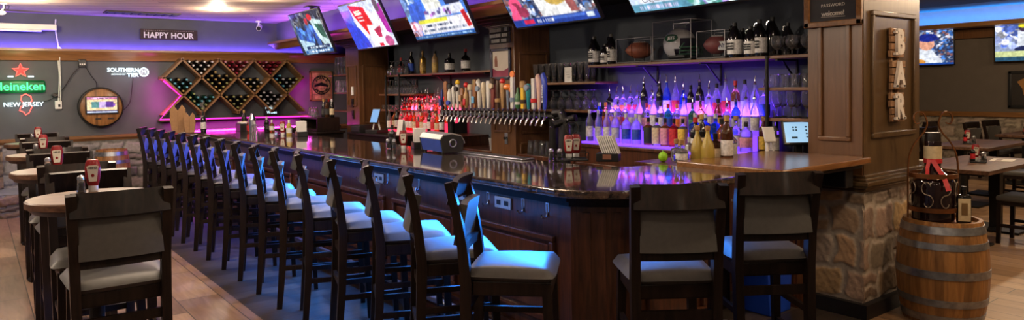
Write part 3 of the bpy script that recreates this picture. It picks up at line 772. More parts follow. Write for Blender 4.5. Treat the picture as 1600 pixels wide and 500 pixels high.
post('second black pipe post in front of the red-lit glass shelves', 4.77, 8.85, 1.32, 1.82)
post('black pipe post at the left end of the far glass shelves', 4.77, 11.15, 0.0, 1.875)

# lit steps
PURPLE = emit('violet lit acrylic', (0.20, 0.055, 1.0), 1.5)
REDL = emit('red lit acrylic', (1.0, 0.03, 0.09), 1.5)
def steps(label, y0, y1, zb, mat, n=3):
    s = thing('lit_bottle_step', label, 'bottle step', (4.85, (y0+y1)/2, zb))
    for k in range(n):
        x0 = 4.66 + 0.135*k; z1 = zb + 0.02 + 0.115*k
        rel(MB().box(((x0+5.07)/2 if k == n-1 else x0+0.0675, (y0+y1)/2, (zb+z1)/2), ((5.07-x0) if k == n-1 else 0.134, y1-y0, z1-zb), 0.004).build('step', mat, s), s)
    for yy in (y0-.004, y1+.004):
        mb = MB()
        for k in range(n):
            x0 = 4.66 + 0.135*k; x1 = 5.07 if k == n-1 else x0+.134; mb.box(((x0+x1)/2, yy, zb+(0.02+.115*k)/2+.001), (x1-x0, .008, .022+.115*k))
        rel(mb.build('end_cap', BLACK, s), s)
    return s
steps('violet glowing acrylic bottle steps on the right back bar', 3.16, 5.0, 1.062, PURPLE)
steps('red glowing acrylic bottle steps on the left back bar', 7.6, 9.0, 1.03, REDL)
light('violet step glow', 'AREA', (4.98, 4.1, 1.36), 38, (0.17, 0.05, 1.0), look=(-0.15, 0, 1), size=1.8, size_y=0.15)
light('red step glow', 'AREA', (4.98, 8.3, 1.33), 7, (1.0, 0.04, 0.12), look=(-0.15, 0, 1), size=1.5, size_y=0.15)

# ---------------------------------------------------------------- bottles
def gl(name, c, tr=0.85, rough=0.05): return pm(name, c, rough, 0, 0.03, trans=tr)
BG = {'clear': gl('clear bottle glass', (0.93, 0.94, 0.97), 0.9), 'frosted': gl('frosted bottle glass', (0.85, 0.86, 0.97), 0.9, 0.35), 'amber': gl('amber liquor', (0.55, 0.20, 0.035), 0.8), 'dark': pm('near black glass', (0.008, 0.007, 0.007), 0.12, 0, 0.1, coat=0.5),
      'green': gl('green glass', (0.06, 0.25, 0.09), 0.7), 'blue': gl('blue glass', (0.02, 0.10, 0.75), 0.75), 'red': gl('red liquor', (0.65, 0.02, 0.03), 0.75), 'brown': gl('brown glass', (0.12, 0.04, 0.012), 0.6),
      'teal': gl('teal glass', (0.03, 0.35, 0.42), 0.7), 'gold': pm('gold foil', (0.55, 0.36, 0.09), 0.3, 0.8, 0.2), 'cream': pm('cream glazed', (0.42, 0.26, 0.12), 0.35, 0, 0.1), 'silver': pm('silvered glass', (0.55, 0.55, 0.55), 0.15, 0.9, 0.05), 'yellow': gl('pale yellow juice', (0.75, 0.55, 0.10), 0.45, 0.3)}
LC = {'white': (0.70, 0.68, 0.66), 'orange': (0.75, 0.20, 0.03), 'red': (0.55, 0.02, 0.03), 'black': (0.02, 0.02, 0.022), 'yellow': (0.75, 0.50, 0.06), 'cream': (0.62, 0.50, 0.33), 'blue': (0.03, 0.08, 0.45), 'green': (0.05, 0.22, 0.08), 'pink': (0.70, 0.30, 0.40), 'gold': (0.5, 0.33, 0.1), 'silver': (0.5, 0.5, 0.55)}
PROF = {
    'cyl': [(0, 0), (.96, 0), (1, .015), (1, .60), (.93, .66), (.60, .72), (.34, .77), (.32, .94), (.36, .945), (.36, .965), (0, .965)],
    'tall': [(0, 0), (.96, 0), (1, .012), (1, .55), (.96, .62), (.70, .70), (.42, .78), (.34, .86), (.34, .96), (0, .96)],
    'wine': [(0, 0), (.95, 0), (1, .012), (1, .58), (.9, .66), (.5, .75), (.36, .80), (.35, .93), (.40, .935), (.40, .96), (0, .96)],
    'squat': [(0, 0), (.95, 0), (1, .03), (1, .48), (.9, .58), (.5, .66), (.26, .70), (.24, .90), (.28, .905), (.28, .94), (0, .94)],
    'square': [(0, 0), (.95, 0), (1, .02), (1, .60), (.9, .66), (.5, .70), (.30, .73), (.30, .92), (.34, .925), (.34, .95), (0, .95)],
    'decanter': [(0, 0), (.6, 0), (.85, .05), (1, .22), (.97, .38), (.75, .54), (.35, .64), (.2, .68), (.18, .84), (.25, .85), (.25, .88), (0, .88)],
    'growler': [(0, 0), (.96, 0), (1, .02), (1, .52), (.93, .60), (.66, .70), (.38, .80), (.28, .88), (.28, .93), (0, .93)],
    'cone': [(0, 0), (.95, 0), (1, .02), (.98, .40), (.80, .55), (.45, .72), (.28, .84), (.27, .93), (0, .93)],
}
_bc = {}
def bottle_proto(kind, h, r, glass, label, cap, lz=(0.14, 0.46)):
    key = (kind, round(h, 3), round(r, 3), glass, label, cap, lz)
    if key in _bc: return _bc[key], False
    t = thing('liquor_bottle', 'b', 'bottle')
    sq = kind == 'square'
    n = 16
    MB().lathe([(a*r, b*h) for a, b in PROF[kind]], n=n, square=sq).build('glass_body', BG[glass], t, 50)
    if label:
        rr = r*1.012
        MB().lathe([(rr, lz[0]*h), (rr*1.004, lz[0]*h+.001), (rr*1.004, lz[1]*h-.001), (rr, lz[1]*h)], n=n, square=sq).build('label', pm(label+' label paper', LC[label], 0.6, 0, 0.25, 60), t, 50, recalc=False)
    nr = PROF[kind][-2][0]*r; top = PROF[kind][-1][1]*h
    if cap == 'pourer':
        mb = MB().lathe([(nr*1.05, top-.012), (nr*1.1, top+.003), (nr*.6, top+.012), (0, top+.012)], n=12)
        mb.tube([(0, 0, top+.01), (0, 0, top+.04), (-.008, .004, top+.062)], [0.0055, 0.005, 0.0035], 7); mb.build('pourer', CHROME, t)
    elif cap == 'cork':
        MB().lathe([(0, top-.01), (nr*1.25, top-.002), (nr*1.5, top+.006), (nr*1.4, top+.028), (0, top+.032)], n=14).build('stopper', pm('cork', (0.38, 0.20, 0.08), 0.8, 0, 0.2, 60), t)
    else:
        col = {'black': (0.012, 0.012, 0.012), 'gold': (0.5, 0.33, 0.1), 'red': (0.45, 0.02, 0.02), 'white': (0.7, 0.7, 0.68), 'silver': (0.6, 0.6, 0.62), 'blue': (0.03, 0.08, 0.4), 'orange': (0.7, .22, .04)}[cap]
        MB().lathe([(nr*1.06, top-.035), (nr*1.16, top-.034), (nr*1.16, top+.003), (0, top+.004)], n=14).build('cap', pm(cap+' cap', col, 0.35, 0.3 if cap in ('gold', 'silver') else 0, 0.05), t)
    if kind == 'growler' and label:
        q_ = random.Random(3); mb = MB()
        for a in range(3):
            yy = -.032
            while yy < .03:
                w_ = q_.uniform(.007, .014); mb.box((-r*1.012, yy+w_/2, h*(.24+.07*a)), (.004, w_, h*.05)); yy += w_+.003
        mb.build('label_print', pm('black print', (.02, .02, .022), .6), t)
    if kind == 'growler':
        MB().tube([(0, r*.32, h*.86), (0, r*.7, h*.84), (0, r*.8, h*.76), (0, r*.62, h*.72)], 0.007, 7).build('handle', BG[glass], t)
    _bc[key] = t
    return t, True
def bottle(x, y, z, kind, h, r, glass, label, cap, lab, group=None, rz=0.0, name=None, lz=(0.14, 0.46), cat='bottle'):
    t, new = bottle_proto(kind, h, r, glass, label, cap, lz)
    if new: t.location = (x, y, z); t.rotation_euler = (0, 0, rz); tag(t, lab, cat, group)
    else: t = dup(t, (x, y, z), rz, lab, group); t['category'] = cat
    if group is None and 'group' in t: del t['group']
    if name: t.name = name
    return t
rng = random.Random(21)
KN = {'cyl': 'round', 'tall': 'slim', 'wine': 'sloping', 'squat': 'squat', 'square': 'square', 'cone': 'cone-shaped'}
GN = {'clear': 'clear', 'frosted': 'frosted', 'amber': 'amber', 'dark': 'black', 'green': 'green', 'blue': 'blue', 'red': 'red', 'brown': 'brown', 'teal': 'teal'}
PAL_P = [('cyl', .29, .037, 'clear', 'orange', 'pourer'), ('cyl', .30, .037, 'clear', 'red', 'pourer'), ('tall', .31, .036, 'frosted', 'white', 'pourer'), ('square', .28, .036, 'clear', 'blue', 'pourer'), ('cyl', .29, .036, 'blue', 'silver', 'pourer'),
         ('tall', .31, .035, 'dark', 'pink', 'pourer'), ('cyl', .27, .039, 'amber', 'cream', 'black'), ('cyl', .30, .037, 'clear', 'yellow', 'pourer'), ('wine', .30, .036, 'frosted', 'blue', 'silver'), ('squat', .25, .040, 'clear', 'pink', 'gold'), ('tall', .31, .035, 'clear', 'white', 'pourer')]
PAL_R = [('cyl', .29, .037, 'clear', 'red', 'pourer'), ('cyl', .28, .037, 'red', 'white', 'pourer'), ('tall', .30, .035, 'clear', 'pink', 'pourer'), ('cyl', .27, .037, 'amber', 'cream', 'pourer'), ('wine', .29, .036, 'dark', 'white', 'black'), ('squat', .25, .040, 'clear', 'white', 'red'), ('square', .27, .036, 'clear', 'red', 'pourer')]
def row(ys, x, z, pal, where, group, fixed=None):
    for i, y in enumerate(ys):
        b = fixed[i] if fixed and i < len(fixed) else pal[rng.randrange(len(pal))]
        k, h, r, g, l, c = b
        cp = 'steel pourer' if c == 'pourer' else c + ' cap'
        bottle(x + rng.uniform(-.008, .008), y, z, k, h, r, g, l, c, '%s %s bottle with %s label, %s from left on the %s' % (GN[g], KN[k], l, ORD[i], where), group, rng.uniform(0, 6.2))
def lin(a, b, n): return [a + (b-a)*i/(n-1) for i in range(n)]
o_, r_, w_ = ('cyl', .29, .037, 'clear', 'orange', 'pourer'), ('cyl', .30, .037, 'clear', 'red', 'pourer'), ('tall', .31, .036, 'frosted', 'white', 'pourer')
row(lin(4.93, 3.22, 20), 4.99, 1.062+.25, PAL_P, 'top violet step', 'bottles on the top violet step',
    [('cyl', .24, .036, 'dark', 'black', 'pourer'), ('cyl', .24, .036, 'clear', 'yellow', 'pourer'), ('cyl', .24, .036, 'clear', 'orange', 'pourer'), ('cyl', .25, .036, 'clear', 'red', 'pourer'), ('cyl', .25, .036, 'clear', 'red', 'pourer'), ('tall', .34, .035, 'dark', 'black', 'pourer'), ('cyl', .25, .036, 'clear', 'orange', 'pourer'),
     ('tall', .34, .035, 'dark', 'black', 'pourer'), ('tall', .345, .035, 'blue', 'white', 'pourer'), ('tall', .345, .035, 'clear', 'red', 'pourer'), ('cyl', .27, .036, 'blue', 'blue', 'pourer'), ('tall', .30, .035, 'dark', 'pink', 'black'), ('wine', .34, .037, 'dark', 'pink', 'pourer'), ('cyl', .27, .036, 'frosted', 'white', 'pourer'), ('tall', .31, .036, 'clear', 'red', 'black'), ('tall', .34, .036, 'frosted', 'red', 'pourer'), ('cyl', .33, .036, 'amber', 'cream', 'red'), ('tall', .34, .035, 'clear', 'silver', 'black')])
row(lin(4.95, 3.22, 21), 4.86, 1.062+.135, PAL_P, 'middle violet step', 'bottles on the middle violet step',
    [('tall', .26, .034, 'blue', 'blue', 'silver'), ('cyl', .26, .036, 'amber', 'orange', 'orange'), ('cyl', .26, .036, 'clear', 'pink', 'silver'), ('cyl', .26, .036, 'clear', 'pink', 'pourer'), ('cyl', .26, .036, 'clear', 'red', 'silver'), ('cyl', .26, .036, 'frosted', 'white', 'pourer'), w_, ('square', .26, .036, 'clear', 'pink', 'red'), w_, ('tall', .27, .035, 'clear', 'white', 'black'), ('cyl', .25, .036, 'teal', 'blue', 'red'), ('cyl', .25, .036, 'clear', 'orange', 'orange'), ('tall', .30, .036, 'frosted', 'pink', 'pourer'), ('cyl', .25, .036, 'green', 'green', 'pourer'), ('cyl', .27, .036, 'amber', 'cream', 'pourer'), w_, ('wine', .30, .036, 'brown', 'yellow', 'black'), ('cyl', .25, .036, 'clear', 'white', 'pourer')])
row(lin(5.0-.05, 4.60, 4), 4.725, 1.082, PAL_P, 'left of lower violet step', 'bottles on the lower violet step', [('tall', .31, .037, 'frosted', 'white', 'silver'), ('tall', .31, .037, 'frosted', 'silver', 'silver'), ('tall', .31, .037, 'frosted', 'white', 'silver'), ('tall', .30, .040, 'frosted', 'silver', 'silver')])
row(lin(4.48, 4.35, 2), 4.735, 1.082, PAL_P, 'lower violet step', 'bottles on the lower violet step', [('cyl', .28, .042, 'frosted', 'blue', 'silver'), ('cyl', .28, .042, 'frosted', 'blue', 'silver')])
for i, (l, g) in enumerate((('black', 'amber'), ('cream', 'clear'), ('pink', 'amber'), ('red', 'red'), ('yellow', 'clear'))):
    bottle(4.735, 4.21-.095*i, 1.082, 'square', .25, .036, g, l, 'black', 'square bottle with %s label, %s of five in front on the violet step' % (l, ORD[i]), 'five square bottles on the lower violet step', lz=(.06, .62))
for i in range(3):
    bottle(4.735, 3.70-.10*i, 1.082, 'square', .30, .044, 'blue', None, 'silver', 'big square bottle of deep blue liquor, %s of three on the lower violet step' % ORD[i], 'blue square bottles on the lower violet step')
for i, b in enumerate([('cyl', .27, .036, 'dark', 'red', 'red'), ('square', .26, .038, 'clear', 'white', 'cork'), ('square', .24, .040, 'frosted', 'pink', 'black')]):
    bottle(4.735, 3.40-.09*i, 1.082, *b, '%s bottle with %s label beside the blue square bottles on violet step' % (GN[b[3]], b[4]), 'bottles on the lower violet step')
# beyond the violet step, next to the column shelves
for i, b in enumerate([('wine', .30, .036, 'brown', 'yellow', 'gold'), ('cyl', .29, .038, 'clear', 'white', 'pourer')]):
    bottle(4.80, 3.11-.09*i, 1.062, *b, '%s bottle with %s label right of the violet steps under the column shelves' % (GN[b[3]], b[4]))
row(lin(8.94, 7.66, 16), 4.99, 1.03+.25, PAL_R, 'top red step', 'bottles on the top red step')
row(lin(8.95, 7.66, 16), 4.86, 1.03+.135, PAL_R, 'middle red step', 'bottles on the middle red step')
row(lin(8.93, 7.66, 14), 4.725, 1.05, PAL_R, 'lower red step', 'bottles on the lower red step')
bottle(4.725, 9.08, 1.03, 'tall', .30, .035, 'clear', 'white', 'pourer', 'clear bottle with white label standing left of the red steps')
# single bottles on the left top shelf
LT = [(612, 'decanter', .17, .075, 'silver', None, 'silver', 'silver ball decanter on the left top shelf'), (627, 'squat', .26, .055, 'dark', 'red', 'red', 'dark squat bottle with red neck on the left top shelf'), (643, 'wine', .33, .043, 'dark', 'blue', 'black', 'slim black wine bottle on the left top shelf'),
      (661, 'square', .33, .036, 'gold', 'gold', 'gold', 'tall gold ornamented bottle on the left top shelf'), (680, 'wine', .31, .042, 'cream', 'gold', 'black', 'cream and gold glazed bottle on the left top shelf'), (703, 'square', .26, .055, 'dark', 'white', 'black', 'square black bottle with white label on the left top shelf'), (728, 'squat', .30, .060, 'dark', 'white', 'red', 'broad dark bottle with white label on the left top shelf')]
for u, k, h, r, g, l, c, lab in LT:
    p = at(u, 116, x=4.92); bottle(4.92, p.y, 1.82, k, h, r, g, l, c, lab, 'single bottles on the left top shelf', PI/2)
for i, y in enumerate((6.50, 6.59)):
    bottle(4.84, y, 1.82-.0, 'cyl', .18, .03, 'blue', 'white', 'white', 'small pale blue bottle beside the tap pier, %s from the left' % ORD[1-i], 'small blue bottles beside the tap pier')
# growlers on the right top shelf
for i, (u, h, r, dx) in enumerate(((929, .305, .060, 0), (946, .215, .05, -.02), (955.5, .315, .060, .02))):
    y = at(u, 98, x=4.90+dx).y
    bottle(4.90+dx, y, 1.815, 'growler', h, r, 'dark', 'white', 'black', '%s dark jug with white label left of the football case, %s from left' % ('small' if h < .25 else 'large', ORD[i]), 'growlers left of the football case', lz=(.10, .46), name='growler_jug', cat='jug')
for i, (u, h, r, dx) in enumerate(((1148, .30, .060, -.03), (1173, .255, .052, -.04), (1187, .31, .058, .0), (1160, .26, .05, .10), (1207, .33, .06, .09), (1231, .27, .05, .10))):
    y = at(u, 86, x=4.90+dx).y
    if i < 3: bottle(4.90+dx, y, 1.815, 'growler', h, r, 'dark', 'white', 'black', 'dark growler jug with white label right of the display cases, %s from the left' % ORD[i], 'growlers right of the display cases', lz=(.10, .48), name='growler_jug', cat='jug')
    else: bottle(4.90+dx, y, 1.815, 'growler', h, r, 'dark', None, 'black', 'plain black growler jug in the back row near the column, %s from the left' % ORD[i-3], 'growlers in the back row', name='growler_jug', cat='jug')

# ---------------------------------------------------------------- drinking glasses
def glass_obj(name, prof, cat):
    o = MB().lathe(prof, n=14).build(name, GLASS, None, 60); o['category'] = cat; return o
GP = {
 'pint_glass': [(0, 0), (.028, 0), (.030, .004), (.042, .145), (.0405, .145), (.028, .012), (0, .012)],
 'pilsner_glass': [(0, 0), (.030, 0), (.030, .008), (.020, .02), (.026, .09), (.036, .20), (.0345, .20), (.024, .09), (.017, .03), (0, .026)],
 'goblet': [(0, 0), (.034, 0), (.032, .005), (.006, .012), (.005, .07), (.022, .085), (.040, .12), (.041, .16), (.036, .20), (.0345, .20), (.039, .16), (.038, .12), (.02, .09), (0, .082)],
 'snifter': [(0, 0), (.034, 0), (.032, .004), (.006, .012), (.006, .04), (.03, .055), (.048, .09), (.045, .12), (.033, .15), (.0315, .15), (.0435, .12), (.046, .09), (.028, .058), (0, .048)],
 'shot_glass': [(0, 0), (.020, 0), (.021, .01), (.026, .065), (.0245, .065), (.018, .014), (0, .014)],
 'tumbler': [(0, 0), (.032, 0), (.034, .006), (.039, .10), (.0375, .10), (.031, .012), (0, .012)],
}
GPROTO = {}
def glass(kind, x, y, z, label, group, up=True):
    H = max(b for a, b in GP[kind])
    key = (kind, up)
    if key not in GPROTO:
        prof = GP[kind] if up else [(a, H-b) for a, b in GP[kind]][::-1]
        o = glass_obj(kind, prof, kind.replace('_', ' ').replace('pilsner ', 'beer ')); GPROTO[key] = o
    else:
        o = GPROTO[key].copy(); COL.objects.link(o)
    o.location = (x, y, z); tag(o, label, None, group); return o
def grow(kind, ys, xs, z, what, where, group, up=True):
    for k, x in enumerate(xs):
        for i, y in enumerate(ys):
            rw = '' if len(xs) == 1 else (' in front' if k == 0 else ' in back row' if k == len(xs)-1 else ' in the middle row')
            glass(kind, x, y + (0.02 if k else 0), z, '%s, %s from left%s on %s' % (what, ORD[i], rw, where), group, up)
grow('pilsner_glass', lin(5.88, 5.08, 9), (4.83, 4.93), 1.655, 'tall beer glass', 'shelf right of taps', 'beer glasses right of the tap pier')
grow('goblet', lin(5.85, 5.1, 7), (4.83, 4.95), 1.375, 'upturned stem glass', 'lower shelf right of taps', 'upturned stem glasses', False)
grow('pint_glass', lin(5.80, 5.12, 8), (4.68, 4.78), 0.90, 'upturned pint glass', 'counter below taps', 'pint glasses below the taps', False)
grow('goblet', lin(9.18, 8.75, 5), (4.84,), 1.82, 'stem glass', 'left end of the bottle shelf', 'stem glasses on the bottle shelf', False)
grow('goblet', lin(9.35, 8.5, 10), (4.84,), 1.55, 'upturned stem glass', 'shelf above the red-lit glasses', 'upturned stem glasses left', False)
grow('shot_glass', lin(9.45, 8.75, 9), (4.83, 4.9), 1.32, 'small glass', 'lowest shelf in red light', 'small glasses in red light')
grow('pint_glass', lin(11.15, 10.32, 8), (4.85, 4.96), 1.875, 'pint glass', 'top shelf by far pier', 'pint glasses beside the far pier')
grow('tumbler', lin(11.1, 10.32, 9), (4.84, 4.93), 1.58, 'upturned tumbler', 'middle shelf by far pier', 'tumblers beside the far pier', False)
for i, y in enumerate(lin(11.1, 10.32, 9)):
    glass('tumbler', 4.84, y, 1.682, 'upturned tumbler stacked on top, %s from the left beside the far pier' % ORD[i], 'tumblers stacked on top beside the far pier', False)
for i, y in enumerate(lin(11.15, 10.32, 8)):
    glass('pint_glass', 4.85, y, 2.022, 'pint glass of the upper tier, %s from the left beside the far pier' % ORD[i], 'pint glasses in the upper tier', False)
grow('snifter', lin(3.02, 2.78, 3), (4.85, 4.96), 1.815, 'snifter glass', 'top shelf beside the column', 'snifters beside the column')
grow('tumbler', lin(3.04, 2.78, 4), (4.84, 4.93), 1.575, 'tumbler', 'upper shelf beside the column', 'tumblers beside the column', False)
grow('goblet', lin(3.02, 2.78, 3), (4.84, 4.95), 1.345, 'stem glass', 'lower shelf beside the column', 'stem glasses beside the column')
cd = thing('menu_card', 'white paper card standing among the beer glasses right of the taps', 'card', (4.79, at(888, 128, x=4.79).y, 1.655), 0)
MB().box((0, 0, .075), (.004, .11, .15)).build('card', PAPER, cd)
mb = MB()
for k in range(3): mb.box((-.003, .01-.01*k, .10-.025*k), (.001, .05, .004))
mb.build('printed_lines', pm('grey ink', (.25, .24, .24), .8), cd); MB().box((.012, 0, .004), (.03, .11, .008)).build('foot', PAPER, cd)

# ---------------------------------------------------------------- football memorabilia
LEATH = pm('football leather', (0.24, 0.065, 0.028), 0.5, 0, 0.15, 60, 0.2)
LEATH2 = pm('dark football leather', (0.16, 0.035, 0.035), 0.5, 0, 0.15, 60, 0.2)
def display_case(label, y0, y1, h, d=0.26, x=4.93):
    c = thing('display_case', label, 'display case', (x, (y0+y1)/2, 1.815))
    MB().box((0, 0, .008), (d, y1-y0, .016), .003).build('base', BLACK, c)
    mb = MB().box((0, 0, .016+h/2), (d-.01, y1-y0-.01, h)); mb.build('acrylic_cover', ACR, c, 0)
    mb = MB(); w = .004; a, b = d/2-.005, (y1-y0)/2-.005
    for sx in (-1, 1):
        for sy in (-1, 1): mb.box((sx*a, sy*b, .016+h/2), (w, w, h))
        mb.box((sx*a, 0, .016+h), (w, 2*b, w)); mb.box((0, sx*b, .016+h), (2*a, w, w))
    mb.build('cover_edge', pm('polished acrylic edge', (.45, .45, .48), .2, 0, .02), c)
    return c
def football(label, x, y, z, mat, logo=None):
    f = thing('football', label, 'football', (x, y, z))
    n = 16; prof = []
    for i in range(n+1):
        t = -1+2*i/n; prof.append((0.082*max(0, 1-abs(t)**2.1)**0.85, 0.138*t))
    MB().lathe(prof, n=20, ax='Y').build('ball', mat, f, 60)
    mb = MB().box((-.045, 0, .070), (.010, .11, .006), .002)
    for k in range(7): mb.box((-.045, -.045+.015*k, .073), (.03, .006, .006), .001)
    mb.build('laces', WHITE, f)
    mb = MB()
    for s in (-1, 1): mb.tube([(0.0655*math.cos(a), s*.075, .0655*math.sin(a)) for a in np.linspace(0, 2*PI, 20)[:-1]], .004, 6, True)
    if not logo: mb.build('stripe', mat, f)
    else:
        bpy.data.meshes  # no stripe on the autographed ball
        mb.bm.free()
        MB().box((-.072, -.045, -.012), (.012, .075, .072), .003).build('white_panel', WHITE, f)
        text('lettering', logo, .05, pm('navy print', (.05, .05, .14), .6), f, (-.079, -.045, -.012), (PI/2, 0, -PI/2), .0006, .8, .001)
    MB().box((0, 0, -.088), (.06, .08, .03), .006).build('stand', BLACK, f)
    return f
yA0, yA1 = at(1019, 98, x=4.80).y, at(962, 98, x=4.80).y
display_case('clear acrylic case holding a brown football beside the growlers', yA0+.01, yA1, .21)
football('brown leather football in the left clear case', 4.90, (yA0+yA1)/2+.01, 1.934, LEATH).rotation_euler = (0, 0, rad(38))
yB0, yB1 = at(1083, 92, x=4.80).y, at(1020, 94, x=4.80).y
display_case('tallest clear acrylic case holding the white helmet', yB0+.01, yB1-.005, .33, .29)
yC0, yC1 = at(1132, 88, x=4.80).y, at(1087, 90, x=4.80).y
display_case('clear acrylic case holding a dark red football right of the helmet', yC0, yC1, .215, .25)
fb2 = football('dark red signed football in the right clear case', 4.91, (yC0+yC1)/2+.01, 1.934, LEATH2, 'NY'); fb2.scale = (.95, .82, 1); fb2.rotation_euler = (0, 0, rad(38))
hl = thing('football_helmet', 'white football helmet with dark green oval emblem in the tallest case', 'helmet', (4.91, (yB0+yB1)/2+.01, 1.968), rad(193)); hl.scale = (1.12, 1.12, 1.12)
HWH = pm('glossy white helmet shell', (.55, .54, .56), .18, 0, .04, coat=.6); GRN = pm('dark green print', (.01, .07, .035), .5)
bm = bmesh.new(); bmesh.ops.create_uvsphere(bm, u_segments=32, v_segments=20, radius=1)
dele = []
for v in bm.verts:
    x, y, z = v.co
    if z < -.72 or (y > .45 and z < .18) or (y > .15 and z < -.45 and abs(x) < .9): dele.append(v)
bmesh.ops.delete(bm, geom=dele, context='VERTS')
for v in bm.verts:
    x, y, z = v.co; v.co = Vector((x*.105, y*.132, z*.118 - (0.010 if z < -.3 else 0)))
sl = bmesh.ops.solidify(bm, geom=list(bm.faces), thickness=.006)
me = bpy.data.meshes.new('shell'); bmesh.ops.recalc_face_normals(bm, faces=list(bm.faces)); bm.to_mesh(me); bm.free(); me.materials.append(HWH); link('shell', me, hl, 60)
mb = MB()
for zz in (-.035, -.062, -.088):
    mb.tube([(-.10, .045, zz), (-.088, .125, zz), (-.05, .165, zz-.003), (0, .178, zz-.005), (.05, .165, zz-.003), (.088, .125, zz), (.10, .045, zz)], .0055, 7)
for s in (-1, 1): mb.tube([(s*.03, .172, -.035), (s*.03, .172, -.088)], .0055, 7); mb.tube([(s*.10, .045, -.088), (s*.10, .06, -.035), (s*.10, .09, .0)], .0055, 7)
mb.build('face_mask', GRN, hl)
mb = MB().lathe([(0, -.002), (1, 0), (1, .002), (0, .003)], n=28)
mb.xf(Matrix.Translation((.100, -.02, .038)) @ Matrix.Rotation(PI/2-.3, 4, 'Y') @ Matrix.Rotation(.0, 4, 'Z') @ Matrix.Diagonal((.032, .055, 1, 1)))
for s in (1,):
    pass
mb.build('emblem', GRN, hl)
text('lettering', 'JETS', .034, WHITE, hl, (.1035, -.02, .038), (PI/2-.3, 0, PI/2), .0006, .9, .0012)
MB().box((0, 0, -.1), (.12, .15, .035), .01).build('stand', BLACK, hl)
MB().ellip((0, -.005, .0), (.088, .095, .095), 16, 10).build('inner_padding', pm('dark violet padding', (.03, .02, .05), .8), hl)

# ================================================================ BEER TAPS
tower = thing('tap_tower', 'long dark tap pipe with a row of chrome faucets in front of the pier', 'beer tap', (4.42, 6.05, 0.90))
mb = MB().tube([(4.42, 7.10, 1.32), (4.42, 5.02, 1.32)], .042, 18).ellip((4.42, 7.10, 1.32), (.042, .02, .042)).ellip((4.42, 5.02, 1.32), (.042, .02, .042))
rel(mb.build('tap_pipe', BLACKM, tower), tower)
for yy in (6.95, 5.13):
    rel(MB().cyl((4.42, yy, 0.0), (4.42, yy, 1.30), .045, n=16).cyl((4.42, yy, 0.0), (4.42, yy, .02), .09, n=20).build('pipe_leg', BLACKM, tower), tower)
TY = lin(7.0, 5.31, 21); TX = 4.33
for yy in TY:
    mb = MB().cyl((4.385, yy, 1.32), (TX, yy, 1.32), .012, n=10).cyl((TX, yy, 1.345), (TX, yy, 1.30), .014, n=10)
    mb.tube([(TX, yy, 1.305), (TX-.03, yy, 1.285), (TX-.05, yy, 1.235)], [.012, .011, .009], 8).cyl((TX, yy, 1.34), (TX, yy, 1.365), .009, .007, n=8)
    tag(rel(mb.build('faucet', CHROME, tower), tower), 'chrome faucet')
def hmat(c): return pm('handle paint %d_%d_%d' % tuple(int(v*100) for v in c), c, 0.35, 0, 0.1, 30, coat=0.3)
NAVY, BRN, WHT, CRM, YEL, REDc, TAN, LBL, DRD, DBR, ORG, GRB, GRNc, TEAL, PNK, BLU, BLKc = (.02, .04, .22), (.26, .11, .035), (.62, .60, .55), (.60, .50, .34), (.75, .48, .03), (.55, .02, .02), (.42, .25, .10), (.12, .38, .62), (.16, .03, .02), (.06, .03, .015), (.75, .20, .03), (.22, .28, .36), (.05, .16, .06), (.02, .24, .26), (.65, .42, .33), (.03, .06, .42), (.015, .015, .015)
def tap(i, label, shape, h, c1, c2=None, top=None, tc=None, badge=None, bc=None, bz=.6):
    t = thing('tap_handle', label, 'tap handle', (TX, TY[i], 1.365), 0, 'beer tap handles')  # handle only; its faucet belongs to the tap tower
    MB().lathe([(0, 0), (.009, 0), (.012, .012), (.012, .03), (0, .03)], n=10).build('ferrule', CHROME, t)
    m = hmat(c1)
    if shape == 'paddle': mb = MB().prism([(-.018, .03), (.018, .03), (.030, h*.55), (.031, h-.02), (.024, h), (-.024, h), (-.031, h-.02), (-.030, h*.55)], -.012, .012, 'X', bevel=.005)
    elif shape == 'round': mb = MB().lathe([(0, .028), (.014, .03), (.020, h*.4), (.026, h*.75), (.026, h*.92), (.016, h), (0, h)], n=16)
    elif shape == 'slim': mb = MB().lathe([(0, .028), (.010, .03), (.013, h*.5), (.016, h*.85), (.010, h*.97), (0, h)], n=12)
    elif shape == 'bottle': mb = MB().lathe([(0, .028), (.016, .03), (.030, h*.25), (.031, h*.62), (.013, h*.8), (.012, h*.97), (0, h)], n=16)
    elif shape == 'block': mb = MB().box((0, 0, (h+.03)/2), (.035, .045, h-.03), .006)
    elif shape == 'hook': mb = MB().tube([(0, 0, .03), (0, -.005, h*.3), (0, -.005, h*.6), (0, -.0, h*.85), (0, .02, h*.97), (0, .032, h*.90)], [.016, .022, .026, .028, .026, .020], 12)
    mb.build('handle_body', m, t, 40)
    if c2: MB().lathe([(.02, h*.28), (.0335, h*.29), (.0335, h*.40), (.02, h*.41)], n=16).build('band', hmat(c2), t)
    if top == 'ball': MB().ellip((0, 0, h+.012), (.026, .034, .03)).build('topper', hmat(tc), t)
    if top == 'disc': MB().cyl((-.008, 0, h+.028), (.008, 0, h+.028), .034, n=24).build('topper', hmat(tc), t)
    if top == 'cap': MB().lathe([(0, h-.06), (.0335, h-.055), (.033, h-.005), (.02, h+.008), (0, h+.008)], n=16).build('topper', hmat(tc), t)
    if top == 'fish': MB().ellip((-.005, .0, h-.02), (.026, .058, .034)).ellip((-.005, -.055, h-.05), (.012, .03, .022)).build('topper', hmat(tc), t)
    if badge == 'disc': MB().cyl((-.036, 0, h*bz), (-.010, 0, h*bz), .030, n=22).build('badge', hmat(bc), t)
    if badge == 'plate': MB().box((-.030, 0, h*bz), (.010, .045, .075), .004).build('badge', hmat(bc), t)
    return t
tap(0, 'slim navy tap handle at the left end of the tap row', 'slim', .24, NAVY, None, None, None, 'plate', NAVY, .35)
tap(1, 'brown wooden paddle tap handle, second from the left', 'paddle', .33, BRN)
